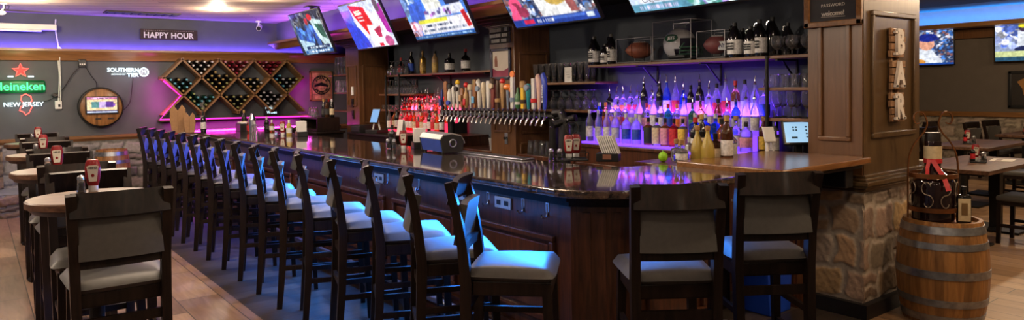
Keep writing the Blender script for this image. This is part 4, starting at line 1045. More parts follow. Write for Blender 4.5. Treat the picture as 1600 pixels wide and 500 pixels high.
tap(2, 'grey-white tap handle with round blue badge near the left end', 'bottle', .30, WHT, None, 'cap', BLKc, 'disc', BLU, .28)
tap(3, 'plain white rounded tap handle left of the yellow-topped one', 'round', .27, WHT)
tap(4, 'white tap handle with a yellow figure on top', 'round', .30, WHT, None, 'ball', YEL, 'disc', BLKc, .8)
tap(5, 'short brown carved tap handle right of the yellow-topped one', 'paddle', .25, BRN, None, None, None, 'plate', TAN, .55)
tap(6, 'tan tap handle with a red top and red base badge', 'bottle', .27, TAN, None, 'ball', REDc, 'plate', REDc, .35)
tap(7, 'white tap handle with cream cap, between red and brown handles', 'slim', .28, WHT, None, 'cap', CRM)
tap(8, 'wide brown tap handle with light blue plate', 'paddle', .34, BRN, None, None, None, 'plate', LBL, .35)
tap(9, 'white tap handle with round silver-blue badge near its top', 'hook', .33, WHT, None, None, None, 'disc', GRB, .72)
tap(10, 'tall cream rounded tap handle left of the pier middle', 'round', .31, CRM)
tap(11, 'white flat paddle tap handle in front of the framed notice', 'paddle', .32, WHT)
tap(12, 'dark red paddle tap handle with cream oval badge', 'paddle', .34, DRD, None, 'cap', DBR, 'disc', CRM, .78)
tap(13, 'dark brown studded tap handle right of the cream oval badge', 'slim', .33, DBR, TAN)
tap(14, 'tan bat-shaped tap handle with red top', 'round', .30, TAN, None, 'ball', REDc)
tap(15, 'grey-blue tap handle with an orange fish shape on top', 'slim', .27, GRB, None, 'fish', ORG)
tap(16, 'tall white tap handle topped by an orange disc', 'block', .35, WHT, GRB, 'disc', ORG)
tap(17, 'short green and white tap handle right of the orange disc', 'bottle', .25, GRNc, WHT)
tap(18, 'yellow and dark banded tap handle', 'block', .30, YEL, DBR, 'cap', TAN)
tap(19, 'teal tap handle with silver round top', 'round', .28, TEAL, None, None, None, 'disc', GRB, .86)
tap(20, 'tall white rectangular tap handle with red print, right end of the row', 'block', .33, WHT, REDc)
b_ = [o for o in bpy.data.objects if o.get('label') == 'tall white rectangular tap handle with red print, right end of the row'][0]
# two more faucets hang at the end of the pipe
for k, (lab, col, hh) in enumerate((('pinkish cream hooked tap handle next to the blue one', PNK, .36), ('deep blue hooked tap handle at the right end of the tap row', BLU, .37))):
    TY.append(TY[20]-.08*(k+1)); tap(21+k, lab, 'hook', hh, col, None, None, None, None)
    mb = MB().cyl((4.385, TY[-1], 1.32), (TX, TY[-1], 1.32), .012, n=10).cyl((TX, TY[-1], 1.345), (TX, TY[-1], 1.30), .014, n=10)
    mb.tube([(TX, TY[-1], 1.305), (TX-.03, TY[-1], 1.285), (TX-.05, TY[-1], 1.235)], [.012, .011, .009], 8).cyl((TX, TY[-1], 1.34), (TX, TY[-1], 1.365), .009, .007, n=8)
    tag(rel(mb.build('faucet', CHROME, tower), tower), 'chrome faucet')
blue_h = [o for o in bpy.data.objects if str(o.get('label')).startswith('deep blue hooked')][0]
text('lettering', 'BLUE MOON', .032, WHITE, blue_h, (-.030, -.003, .18), (PI/2, -PI/2, -PI/2), .0006, .9, .0005)

# ================================================================ THINGS ON THE BAR
def on_bar(u, v, z=1.072): return at(u, v, z=z)
# drip tray
dt = thing('drip_tray', 'long brushed steel drip rail set along the back edge of the bar', 'drip tray', (3.22, 4.55, 1.072))
MB().box((0, 0, .006), (.12, 1.05, .012), .003).build('tray', STEEL, dt)
mb = MB()
for k in range(34): mb.box((0, -.5+.03*k, .0135), (.09, .012, .003))
mb.build('grate', pm('dark steel bars', (.2, .2, .22), .35, 1.0), dt)
# domed garnish tray
gp = on_bar(695, 238); gx, gy = 3.14, 5.10
gt = thing('garnish_tray', 'silver garnish tray with deep blue front and rolling lid on the bar', 'garnish tray', (gx, gy, 1.072), rad(-6))
prof = [(-.085, .012), (.085, .012), (.098, .10), (.075, .135), (.0, .155), (-.075, .148), (-.102, .12)]
MB().prism([(a, b) for a, b in prof], -.20, .20, 'Y', bevel=.006).build('tray_body', STEEL, gt)
prof2 = [(-.104, .118), (-.078, .152), (0, .160), (.078, .140), (.104, .10), (.115, .075), (.118, .085), (.108, .112), (.08, .150), (0, .170), (-.082, .160), (-.110, .122)]
MB().prism(prof2, -.205, .205, 'Y').build('lid', pm('satin silver plastic', (.42, .40, .42), .35, .5), gt)
for s in (-1, 1):
    e = MB().prism([(-.09, .008), (.09, .008), (.104, .10), (.08, .142), (0, .158), (-.08, .15), (-.108, .12)], s*.2, s*.215, 'Y', bevel=.003).build('end_cap', BLACK, gt)
    MB().tube([(.0+.030*math.cos(a), s*.217, .085+.030*math.sin(a)) for a in np.linspace(0, 2*PI, 20)[:-1]], .006, 8, True).build('ring', STEEL, gt)
mb = MB()
for sx in (-1, 1):
    for sy in (-1, 1): mb.cyl((sx*.07, sy*.17, 0), (sx*.07, sy*.17, .014), .012)
mb.build('foot', BLACK, gt)
MB().prism([(-.088, .016), (-.082, .016), (-.098, .114), (-.107, .114)], -.192, .192, 'Y').build('front_panel', pm('blue anodised metal', (.02, .07, .42), .35, .3, .1), gt)  # front panel coloured an even deep blue
# napkin caddy
def napkin_caddy(label, x, y, rz, tilt=0.0, n=9, z=1.072):
    c = thing('napkin_caddy', label, 'napkin holder', (x, y, z), rz)
    MB().box((0, 0, .03), (.12, .16, .06), .004).build('holder', BLACK, c)
    MB().box((-.062, 0, .035), (.003, .06, .035)).build('emblem', pm('dim red and cream print', (.25, .1, .06), .6), c)
    for k in range(n):
        MB().box((0, 0, .085), (.10, .0105, .135), .002, mat=Matrix.Translation((0, -.06+.015*k - tilt*.02, .03)) @ Matrix.Rotation(tilt, 4, 'X')).build('napkin', PAPER, c)
    return c
napkin_caddy('black caddy full of white napkins beside the ketchup group on the bar', 3.20, 5.58, rad(-20), -.05, 7)
napkin_caddy('black caddy with slanting white napkins in front of the violet bottles', 3.58, 3.56, rad(35), -.35, 8)
napkin_caddy('black caddy with upright white napkins at the far part of the bar', 3.08, 8.15, rad(-10), 0, 9)
# ketchup groups
ketchup(3.06, 5.62, 1.072, rad(-30), 'red ketchup bottle on the long bar beside the silver garnish tray')
bottle(3.02, 5.75, 1.072, 'cyl', .22, .030, 'dark', 'black', 'black', 'dark sauce bottle behind the ketchup beside the silver garnish tray', name='sauce_bottle')
shaker(2.99, 5.66, 1.072, 'salt shaker left of the ketchup beside the garnish tray')
shaker(2.97, 5.74, 1.072, 'pepper shaker farthest left beside the garnish tray ketchup', pepper=True)
for i, (dx, dy) in enumerate(((0, 0), (.085, .015))):
    ketchup(3.40+dx, 3.84+dy-.06, 1.09, rad(-40), 'red ketchup bottle in the wire caddy near the black beer column, %s one' % ('left' if i == 0 else 'right'), 'ketchup in the wire caddy')
wc = thing('condiment_caddy', 'black wire caddy with ketchup near the slanting napkins', 'caddy', (3.43, 3.78, 1.072), rad(-35))
MB().box((0, 0, .008), (.22, .15, .012), .004).build('tray', BLACK, wc)
mb = MB()
for zz in (.03, .06): mb.tube([(-.11, -.075, zz), (.11, -.075, zz), (.11, .075, zz), (-.11, .075, zz)], .003, 6, True)
for sx in (-1, 1):
    for sy in (-1, 1): mb.tube([(sx*.11, sy*.075, .01), (sx*.11, sy*.075, .06)], .003, 6)
mb.build('wire', BLACKM, wc)
MB().tube([(0, 0, .01), (0, 0, .19)] + [(.045*math.sin(a), 0, .235-.045*math.cos(a)) for a in np.linspace(.2, 6.1, 16)], .004, 6).build('ring_handle', BLACKM, wc)
shaker(3.33, 3.80, 1.072, 'salt shaker left of the wire caddy near the black beer column')
shaker(3.30, 3.86, 1.072, 'pepper shaker left of the wire caddy near the black beer column', pepper=True)
# black beer column with knobs
bc = thing('beer_column', 'black beer column with cross arms and bright knobs behind the bar', 'beer tap', (3.78, 4.25, 0.0))
MB().cyl((0, 0, 0), (0, 0, 1.30), .045, n=20).cyl((0, 0, 0), (0, 0, .02), .1, n=24).build('column', BLACK, bc)
MB().tube([(0, .12, 1.39), (0, .04, 1.40), (0, 0, 1.33), (0, 0, 1.25)], .035, 14).tube([(-.1, .03, 1.30), (0, .0, 1.33), (.03, -.1, 1.36)], .03, 12).build('arm', BLACKM, bc)
mb = MB()
for a in np.linspace(0, 2*PI, 9)[:-1]: mb.ellip((.07*math.cos(a)-.02, .09*math.sin(a)+.03, 1.34+.06*math.sin(a*2)), (.009, .009, .009), 8, 6)
mb.build('knob', CHROME, bc)
# plastic cup, near the pier
cp_ = thing('plastic_cup', 'clear plastic cup with red drink below the taps', 'cup', (4.45, at(760, 232, x=4.45).y, 0.0))
cp_.location = (4.70, 6.52, .90)
MB().lathe([(0, 0), (.034, 0), (.048, .14), (.0465, .14), (.033, .004), (0, .004)], n=20).build('cup', pm('milky plastic', (.8, .76, .76), .2, 0, .03, trans=.6), cp_)
MB().lathe([(0, .005), (.033, .005), (.040, .075), (0, .075)], n=20).build('drink', gl('red drink', (.7, .06, .04), .5), cp_)
# bottles standing on the back edge of the bar near the flap
BB = [(1090, 252, 'cone', .235, .047, 'yellow', None, 'cork', 'bottle of yellow juice with cork on the bar, left of two'), (1106, 253, 'cone', .235, .047, 'yellow', None, 'cork', 'bottle of yellow juice with cork on the bar, right of two'),
      (1118, 252, 'square', .20, .042, 'brown', 'cream', 'black', 'dark bottle with cream label right of the yellow juice bottles'), (1136, 253, 'wine', .33, .042, 'brown', 'white', 'gold', 'tall brown bottle with white label right of the cream labelled one'),
      (1057, 251, 'square', .13, .034, 'clear', None, 'cork', 'short clear cork-topped bottle near the green lime holder, left one'), (1065, 253, 'square', .13, .036, 'clear', 'white', 'cork', 'short clear bottle with white label near the yellow juice bottles'),
      (1077, 247, 'squat', .16, .035, 'clear', None, 'silver', 'small clear bottle with silver top behind the yellow juice bottles'), (1097, 247, 'tall', .33, .04, 'dark', 'cream', 'gold', 'tall dark bottle with gold cap behind the yellow juice bottles'),
      (1087, 245, 'cyl', .30, .04, 'dark', 'white', 'red', 'tall dark bottle with red cap and white label behind the yellow juice'), (1128, 246, 'cyl', .29, .04, 'amber', 'pink', 'black', 'amber bottle with pink label behind the tall brown bottle'), (1142, 248, 'squat', .24, .045, 'clear', 'silver', 'black', 'clear squat bottle at the right end of the bar bottles')]
used_p = []
for u, v, k, h, r, g, l, c, lab in BB:
    p = at(u, v, z=1.072)
    if p.x > 3.62: d = (p - Vector((0, 0, 1.6))); s = 3.60/p.x if p.x > 3.6 else 1
    q = Vector((p.x, p.y, 1.072))
    bottle(q.x, q.y, 1.072, k, h, r, g, l, c, lab, 'bottles on the bar near the flap', 1.0)
# a low bar-back ledge carries them
lg = thing('service_ledge', 'low dark service ledge behind the bar end carrying small bottles', 'ledge', (4.0, 3.22, 0))
MB().box((0, 0, 1.056), (.62, .40, .030), .006).build('ledge_top', W['bar'], lg)
MB().box((0, 0, .52), (.56, .34, 1.04)).build('ledge_body', W['espresso'], lg)
lm = thing('lime_holder', 'bright green citrus-shaped cap on the ledge left of the cork bottles', 'lime', (at(1036, 244, z=1.11).x, at(1036, 244, z=1.11).y+.0, 1.071))
MB().ellip((0, 0, .035), (.033, .033, .036), 14, 10).build('fruit', pm('lime green', (.30, .62, .02), .4, 0, .1, 40, .1), lm); MB().lathe([(0, .066), (.008, .067), (.006, .078), (0, .08)], n=8).build('tip', pm('green', (.1, .3, .02), .5), lm)
# point of sale terminal and card reader on the back counter near the column
SCR = emit('pale blue screen', (.40, .68, .95), .75)
pos = thing('pos_terminal', 'black order terminal with pale screen beside the column', 'order terminal', (4.86, 2.85, 1.062), rad(-38)); pos.scale = (.88, .88, .92)
MB().box((0, .0, .01), (.16, .16, .02), .006).box((0, .03, .08), (.06, .04, .14), .01).build('stand', BLACK, pos)
R_ = Matrix.Translation((0, -.01, .19)) @ Matrix.Rotation(rad(-22), 4, 'X')
MB().box((0, 0, 0), (.30, .025, .21), .008, mat=Matrix.Identity(4)).xf(R_).build('housing', BLACK, pos)
s_ = MB().box((0, -.0138, 0), (.262, .002, .17)).xf(R_).build('screen', SCR, pos)
IC = pm('blue grey icons', (.08, .17, .27), .5)
icons = [((-.045+a*.012, -.0152, .03+b*.012), (.014, .001, .014)) for a in (-1, 1) for b in (-1, 1)] + [((.05+.028*a, -.0152, .045-.028*b), (.015, .001, .012)) for a in range(3) for b in range(4)] + [((-.055, -.0152, -.045), (.05, .001, .016))]
for c_, d_ in icons: MB().box(c_, d_).xf(R_).build('icon', IC, pos)
cr = thing('card_reader', 'white card reader on a bent stand left of the order terminal', 'card reader', (4.67, 2.98, 1.062), rad(-35))
MB().box((0, 0, 0), (.085, .022, .125), .009, mat=Matrix.Translation((0, 0, .165)) @ Matrix.Rotation(rad(-28), 4, 'X')).build('reader', WHITE, cr)
MB().tube([(0, .03, .14), (-.01, .01, .07), (-.015, 0, .012)], [.018, .015, .016], 10).tube([(.03, .03, .12), (.05, .04, .06), (.05, .04, .01)], .006, 8).box((.01, .01, .006), (.15, .09, .012), .004).build('stand', WHITE, cr)
MB().box((0, -.0125, .0), (.03, .002, .006), mat=Matrix.Translation((0, 0, .15)) @ Matrix.Rotation(rad(-28), 4, 'X')).build('print', pm('grey print', (.3, .25, .2), .6), cr)
# point of sale and drawer at the far back bar
pf = thing('pos_terminal', 'small order tablet on a white stand left of the red bottles', 'order terminal', (4.30, 8.66, 1.028), rad(-75)); pf.scale = (.78, .78, .78)
MB().box((0, 0, 0), (.20, .018, .26), .008, mat=Matrix.Translation((0, 0, .30)) @ Matrix.Rotation(rad(-20), 4, 'X')).build('housing', BLACK, pf)
MB().box((0, -.0105, 0), (.175, .002, .235), mat=Matrix.Translation((0, 0, .30)) @ Matrix.Rotation(rad(-20), 4, 'X')).build('screen', emit('blue tablet screen', (.14, .36, .72), .7), pf)
mb = MB()
for s in (-1, 1): mb.beam((s*.04, .02, .22), (s*.09, .02, .06), .02, .02)
mb.build('stand', WHITE, pf)
MB().box((0, .02, .03), (.30, .26, .06), .008).build('receipt_base', BLACK, pf)
fl = thing('service_ledge', 'low dark ledge carrying the small order tablet', 'ledge', (4.36, 8.55, 0))
MB().box((0, 0, 1.013), (.42, 1.4, .03), .006).box((0, 0, .5), (.38, 1.34, 1.0)).build('ledge_body', W['espresso'], fl)
bx = thing('cash_drawer', 'black cash drawer on the ledge beside the small order tablet', 'cash drawer', (4.30, 9.02, 1.028))
MB().box((0, 0, .05), (.26, .28, .10), .006).build('housing', BLACK, bx); MB().box((-.133, 0, .05), (.008, .25, .07), .003).build('drawer_front', pm('dark grey metal', (.04, .04, .045), .4, .5), bx)
pcd = thing('menu_card', 'white folded paper card beside the red bottles and dark sauce', 'card', (4.32, 7.98, 1.028), rad(0))
MB().box((-.02, 0, .10), (.003, .13, .2), mat=Matrix.Rotation(.18, 4, 'Y')).box((.03, 0, .10), (.003, .13, .2), mat=Matrix.Rotation(-.18, 4, 'Y')).build('card', PAPER, pcd)
# items at the far end of the bar
bb1 = [(398, 210, 'cyl', .17, .035, 'clear', None, 'silver'), (382, 205, 'tall', .30, .036, 'dark', 'cream', 'gold'), (390, 207, 'cyl', .20, .033, 'amber', 'red', 'red'), (452, 211, 'cyl', .19, .034, 'yellow', 'white', 'white'), (417, 205, 'cyl', .2, .033, 'dark', 'black', 'silver'), (318, 206, 'wine', .29, .037, 'dark', 'white', 'black'), (425, 206, 'squat', .17, .034, 'amber', 'white', 'white')]
for i, (u, v, k, h, r, g, l, c) in enumerate(bb1):
    p = at(u, v, z=1.072); 
    if p.x > 3.24: p = at(u, v-2, z=1.072)
    p.x = min(p.x, 3.22)
    bottle(p.x, p.y, 1.072, k, h, r, g, l, c, '%s condiment bottle, %s cap, at the far bar, %s' % (g, c, ['before the pink light strip', 'tallest one', 'with red label', 'beside the upright napkins', 'behind the far ketchup', 'beside the brown paper fans', 'with white label'][i]), 'condiments at the far part of the bar', 1.0, name='sauce_bottle')
ketchup(3.02, 8.62, 1.072, rad(-30), 'red ketchup bottle at the far part of the bar beside the upright napkins')
ck = thing('cocktail_shaker', 'steel cocktail shaker standing at the far part of the bar', 'shaker', (2.88, 9.35, 1.072))
MB().lathe([(0, 0), (.036, 0), (.045, .17), (.045, .175), (0, .175)], n=20).build('tin', STEEL, ck); MB().lathe([(.045, .175), (.04, .20), (.022, .235), (.02, .255), (0, .26)], n=20).build('lid', CHROME, ck)
cb = thing('caddy_box', 'black condiment box at the far part of the bar with napkins', 'caddy', (2.95, 9.95, 1.072), rad(-5))
MB().box((0, 0, .055), (.16, .30, .11), .005).build('box', BLACK, cb); MB().box((0, 0, .118), (.12, .26, .02), .004).build('napkin', PAPER, cb)
# brown paper fans (wrapped menus) at the far end
KR = pm('kraft brown paper', (.36, .20, .09), .8, 0, .1, 30)
for i, (u, s) in enumerate(((285, 1.0), (303, .72))):
    p = at(u, 207, z=1.072)
    o = thing('paper_sleeve', '%s kraft paper sleeve with a notched top at the far bar end' % ('taller' if i == 0 else 'shorter'), 'paper sleeve', (p.x-.05, min(p.y, 10.7), 1.072), rad(-15), 'paper sleeves at the far bar end')
    mb = MB()
    w, h = .105*s, .38*s
    mb.prism([(-w*.75, 0), (w*.75, 0), (w*.95, h*.45), (w*.9, h*.85), (w*.5, h), (0, h*.78), (-w*.5, h), (-w*.9, h*.85), (-w*.95, h*.45)], -.035, .035, 'Y', bevel=.008)
    mb.build('sleeve', KR, o)
    MB().box((0, -.037, h*.4), (.003, .004, h*.7)).build('fold', pm('kraft crease', (.22, .12, .05), .8), o)
# open organizer at the bend of the counter
og = thing('counter_organizer', 'low dark open organizer with glasses on top near the far pier', 'organizer', (4.05, 9.98, 1.03))
mb = MB().box((0, 0, .185), (.34, .66, .025), .004).box((0, 0, .015), (.34, .66, .03), .004)
for s in (-1, 1): mb.box((0, s*.32, .10), (.34, .025, .16))
mb.build('frame', W['espresso'], og)
MB().box((.15, 0, .10), (.02, .62, .14)).build('back', BLACK, og)
for i in range(3):
    glass('pint_glass', 3.98, 10.12-.095*i, 1.03+.1975, 'upturned pint glass on the dark organizer, %s from the left' % ORD[i], 'pint glasses on the organizer', False)
for i, (g, c) in enumerate((('dark', 'gold'), ('dark', 'red'), ('brown', 'black'), ('dark', 'silver'))):
    bottle(4.06+.05*(i % 2), 9.84-.06*i, 1.03+.1975, 'wine', .27, .034, g, 'cream' if i % 2 else 'black', c, 'dark wine bottle with %s cap on the organizer near the far pier' % c, 'wine bottles on the organizer')
ol = thing('service_ledge', 'low dark ledge under the organizer near the far pier', 'ledge', (4.05, 9.95, 0))
MB().box((0, 0, 1.013), (.44, .76, .03), .005).box((0, 0, .5), (.4, .7, 1.0)).build('ledge_body', W['espresso'], ol)
# pier details
sg = thing('pier_sign', 'small dark sign with three rows of pale lettering on the tap pier', 'sign', (4.598, 6.20, 2.18), 0)
for k in range(3):
    z = .058-.058*k
    p_ = MB().box((-.012, 0, z), (.024, .37, .054), .004).build('plank', pm('charcoal plank', (.05, .045, .045), .7), sg)
    rr = random.Random(k); mb = MB(); y = .165
    while y > -.15:
        w = rr.uniform(.012, .026)
        if rr.random() < .85: mb.box((-.0255, y-w/2, z), (.002, w, .036))
        y -= w+.006
    mb.build('lettering', pm('chalk white', (.62, .6, .56), .7), p_).parent = sg
nf = thing('framed_notice', 'dark framed notice with cream and wine red print on the tap pier', 'picture', (4.598, 6.19, 1.87))
mb = MB()
for s in (-1, 1): mb.box((-.012, s*.165, 0), (.024, .03, .34), .004); mb.box((-.012, 0, s*.155), (.024, .36, .03), .004)
mb.build('frame', pm('navy black frame', (.02, .02, .04), .3), nf)
MB().box((-.006, 0, .0), (.006, .30, .28)).build('paper', pm('cream print', (.55, .48, .40), .6, 0, .04), nf)
MB().prism([(-.15, -.14), (.15, -.14), (.15, -.045), (.07, -.075), (-.05, -.075), (-.15, -.04)], -.0105, -.009, 'X').build('wine_red_band', pm('wine red print', (.20, .02, .05), .6), nf)
MB().prism([(.06, -.03), (.11, -.03), (.115, .04), (.1, .09), (.075, .09), (.06, .03)], -.0105, -.009, 'X').build('figure_print', pm('brown print', (.2, .08, .05), .6), nf)
op = thing('bottle_opener', 'steel bottle opener plate screwed on the tap pier', 'bottle opener', (4.598, 6.12, 1.06))
MB().box((-.004, 0, 0), (.008, .055, .13), .003).build('plate', STEEL, op); MB().tube([(-.01, .02, .01), (-.03, .018, .0), (-.034, 0, -.008), (-.03, -.018, 0), (-.01, -.02, .01)], .006, 8).build('opener_loop', BLACKM, op)
for i, (z, c) in enumerate(((1.60, 'white'), (1.42, 'black'), (1.24, 'black'))):
    sw = thing('wall_switch', '%s plate on the far pier, %s from the top' % (c, ORD[i]), 'switch', (4.598, 10.0, z), 0, 'plates on the far pier')
    MB().box((-.008, 0, 0), (.016, .06, .13), .003).build('plate', WHITE if c == 'white' else BLACK, sw); MB().box((-.018, 0, 0), (.006, .02, .04), .002).build('toggle', WHITE if c == 'white' else BLACKM, sw)
# ================================================================ FAR WALL
# wine rack
RX, DX, DZ, ZC = 2.365, 0.2775, 0.285, 1.57      # left tip x, half cell, row height, middle node row height
ZA, ZB_, ZD, ZE = ZC+2*DZ, ZC+DZ, ZC-DZ, 1.185
rack = thing('wine_rack', 'wooden diamond wine rack on the far wall edged with pink light', 'wine rack', (3.48, YF-.17, 1.185))
YR0, YR1 = YF-.31, YF-.005
def rnode(i, r): return RX + DX*i, {0: ZA, 1: ZB_, 2: ZC, 3: ZD, 4: ZE}[r]
def rboard(a, b, ext=.03):
    (x0, z0), (x1, z1) = rnode(*a), rnode(*b)
    p0, p1 = Vector((x0, 0, z0)), Vector((x1, 0, z1)); d = (p1-p0).normalized()
    p0 -= d*ext; p1 += d*ext
    mb = MB().beam((p0.x, (YR0+YR1)/2, p0.z), (p1.x, (YR0+YR1)/2, p1.z), YR1-YR0, .026, side=(0, 1, 0))
    rel(mb.build('board', W['rack'], rack), rack)
for a, b in (((1, 0), (4, 3)), ((3, 0), (6, 3)), ((5, 0), (8, 3)), ((7, 0), (8, 1)), ((0, 1), (2, 3)), ((7, 0), (7.0, 0))):
    if a != b: rboard(a, b)
for a, b in (((1, 0), (0, 1)), ((3, 0), (0, 3)), ((5, 0), (2, 3)), ((7, 0), (4, 3)), ((8, 1), (6, 3))): rboard(a, b)
rel(MB().box((RX+4.05*DX, (YR0+YR1)/2, ZE), (2.36, YR1-YR0, .026), .004).build('base_board', W['rack'], rack), rack)
PINK = emit('hot pink light strip', (0.95, 0.03, 0.55), 1.6)
def strip(name, pts, mat, label, r=.011):
    o = MB().tube(pts, r, 8).build(name, mat); tag(o, label, 'light strip'); return o
yl = YR0-.012
xL, xR = RX-.03, RX+8*DX+.03
strip('led_strip', [(xL+.02, yl, ZB_-.05), (RX+DX-.05, yl, ZC), (xL-.05, yl, ZE+.02), (RX+8*DX+.08, yl, ZE-.015)], PINK, 'hot pink light strip along the notched left and lower edge of the rack')
for (x, z, e) in ((RX+.02, ZC+.14, 3.5), (RX+.02, ZC-.16, 3.5), (RX+8*DX+.02, ZC+.14, 3), (RX+8*DX, ZC-.2, 2.5)):
    light('pink strip glow', 'POINT', (x+(-.06 if x < 3 else .06), YR0+.1, z), e, (1.0, .05, .65), size=.08)
light('pink strip glow low', 'AREA', (3.5, YF-.12, ZE-.03), 14, (1.0, .05, .65), look=(0, -.1, -1), size=2.1, size_y=.05)
light('pink strip glow left', 'AREA', (RX+.10, YR0-.03, ZC), 0.6, (1.0, .05, .65), look=(-.6, -1, 0), size=.05, size_y=.5)
# wine bottles lying in the pockets
WB = {}
def wine(x, z, glass, cap, label, group):
    key = (glass, cap)
    if key not in WB:
        t = thing('wine_bottle', label, 'wine bottle')
        MB().lathe([(0, 0), (.036, 0), (.037, .004), (.037, .17), (.033, .19), (.016, .215), (.014, .27), (0, .27)], n=14, ax='Y').xf(Matrix.Scale(-1, 4, (0, 1, 0))).build('glass_body', {'dark': BG['dark'], 'green': pm('dark green bottle', (.01, .04, .03), .15), 'red': pm('dark red bottle', (.10, .01, .015), .2), 'blue': pm('dark blue bottle', (.01, .03, .07), .15)}[glass], t, 50)
        c = {'white': (.6, .6, .6), 'gold': (.5, .36, .12), 'cyan': (.15, .45, .6), 'red': (.3, .03, .05), 'silver': (.45, .45, .5), 'pinkish': (.5, .25, .28), 'olive': (.35, .38, .15)}[cap]
        MB().lathe([(.0155, .225), (.0165, .226), (.0165, .272), (.014, .276), (0, .276)], n=14, ax='Y').xf(Matrix.Scale(-1, 4, (0, 1, 0))).build('capsule', pm(cap+' foil', c, .35, .3, .1), t, 50)
        t.location = (x, YF-.02, z); tag(t, label, 'wine bottle', group); WB[key] = t
    else: dup(WB[key], (x, YF-.02, z), 0, label, group)
POCK = [(2, 0, 13, 'top left pocket', [('dark', 'white')]), (4, 0, 12, 'top middle pocket', [('red', 'pinkish'), ('red', 'red')]), (6, 0, 10, 'top right pocket', [('red', 'pinkish'), ('red', 'red')]),
        (1, 1, 9, 'leftmost upper diamond', [('green', 'cyan'), ('dark', 'cyan'), ('dark', 'gold')]), (3, 1, 14, 'second upper diamond', [('dark', 'gold'), ('dark', 'gold'), ('dark', 'olive')]), (5, 1, 9, 'third upper diamond', [('dark', 'white'), ('dark', 'gold')]), (7, 1, 11, 'rightmost upper diamond', [('dark', 'silver'), ('blue', 'cyan'), ('dark', 'olive')]),
        (2, 2, 11, 'left lower diamond', [('green', 'cyan'), ('green', 'olive'), ('green', 'cyan')]), (4, 2, 10, 'middle lower diamond', [('dark', 'olive'), ('dark', 'gold')]), (6, 2, 12, 'right lower diamond', [('dark', 'white'), ('dark', 'silver')])]
rw = random.Random(4)
LN = math.hypot(DX, DZ)
e1 = Vector((DX, 0, DZ))/LN; e2 = Vector((-DX, 0, DZ))/LN
for i, r, n, nm, kinds in POCK:
    x0, z0 = rnode(i, r+1)
    sp = 0.083; off = 0.013+0.040
    cells = sorted([(a+b, a-b, a, b) for a in range(4) for b in range(4)])
    # bottles pile up from the bottom corner, level by level
    base = Vector((x0, 0, z0)) + (e1+e2)*off
    chosen = cells[:n]
    chosen = [c for c in chosen if (base + e1*sp*c[2] + e2*sp*c[3]).z < (ZA+.02 if r == 0 else 9)]
    lv = {}
    for c in chosen: lv.setdefault(c[0], []).append(c)
    for L_, cs in lv.items():
        cs.sort(key=lambda c: c[1])
        for k, c in enumerate(cs):
            p = base + e1*sp*c[2] + e2*sp*c[3]
            g, cap = kinds[rw.randrange(len(kinds))]
            lab = '%s wine bottle, %s cap, in the %s, %s layer up, %s from left' % (g, cap, nm, ORD[L_], ORD[k])
            wine(p.x, p.z, g, cap, lab, 'wine bottles in the ' + nm)
vs_ = thing('lit_message_board', 'small black message board with glowing white letters in the rack bottom right', 'message board', (4.05, YF-.22, ZE+.013))
MB().box((0, 0, .10), (.27, .03, .19), .006, mat=Matrix.Identity(4)).build('board', BLACK, vs_)
GLOW = emit('icy glowing letters', (.55, .85, 1.0), 2.2)
text('lettering', 'Red', .075, GLOW, vs_, (-.05, -.0165, .145), (PI/2, 0, 0), .0008); text('lettering', 'Wines', .065, GLOW, vs_, (0, -.0165, .06), (PI/2, 0, 0), .0008)
dc = thing('carafe_box', 'tall grey box standing in a bottom pocket of the wine rack', 'box', (2.94, YF-.18, ZE+.013)); MB().box((0, 0, .14), (.07, .07, .28), .005).build('box', pm('grey card', (.2, .18, .17), .6), dc); MB().box((0, 0, .285), (.074, .074, .02), .004).build('lid', pm('dark card', (.05, .045, .045), .5), dc)

# barrel head television
bt = thing('barrel_head_screen', 'round barrel head on the wall framing a small lit screen', 'wall screen', (1.53, YF, 1.42)); bt.scale = (.87, 1, .87)
MB().lathe([(0, -.10), (.305, -.10), (.33, -.09), (.335, 0), (.0, 0)], n=48, ax='Y').build('barrel_head', W['oak'], bt)
MB().lathe([(.322, -.115), (.345, -.11), (.35, -.02), (.335, -.02), (.322, -.10)], n=48, ax='Y').build('iron_hoop', BLACKM, bt)
def canvas(w, h, col): return np.tile(np.array(col, float), (h, w, 1))
def grid_xy(c):
    h, w = c.shape[:2]; return np.meshgrid(np.linspace(0, 1, w), np.linspace(0, 1, h))
def ell(c, cx, cy, rx, ry, col, rot=0):
    X, Y = grid_xy(c); dx, dy = X-cx, Y-cy
    if rot: dx, dy = dx*math.cos(rot)+dy*math.sin(rot), -dx*math.sin(rot)+dy*math.cos(rot)
    c[(dx/rx)**2 + (dy/ry)**2 <= 1] = col
def rct(c, x0, y0, x1, y1, col):
    X, Y = grid_xy(c); c[(X >= x0) & (X <= x1) & (Y >= y0) & (Y <= y1)] = col
def ply(c, pts, col):
    X, Y = grid_xy(c); m = np.zeros(X.shape, bool); n = len(pts)
    for i in range(n):
        (x0, y0), (x1, y1) = pts[i], pts[(i+1) % n]
        if y0 == y1: continue
        k = ((Y < y0) != (Y < y1)) & (X < (x1-x0)*(Y-y0)/(y1-y0)+x0); m ^= k
    c[m] = col
def crowd(c, seed, x0, y0, x1, y1, cols, n, r):
    q = np.random.RandomState(seed)
    for _ in range(n):
        col = np.array(cols[q.randint(len(cols))])*q.uniform(.6, 1.3)
        ell(c, q.uniform(x0, x1), q.uniform(y0, y1), r*q.uniform(.6, 1.3)*.6, r*q.uniform(.7, 1.3), col)
def glyphs(c, seed, x0, y0, x1, y1, col):      # unreadable little caption marks
    q = np.random.RandomState(seed); x = x0
    while x < x1:
        w = q.uniform(.006, .014)
        if q.rand() < .85: rct(c, x, y0, x+w, y1, col)
        x += w+.005
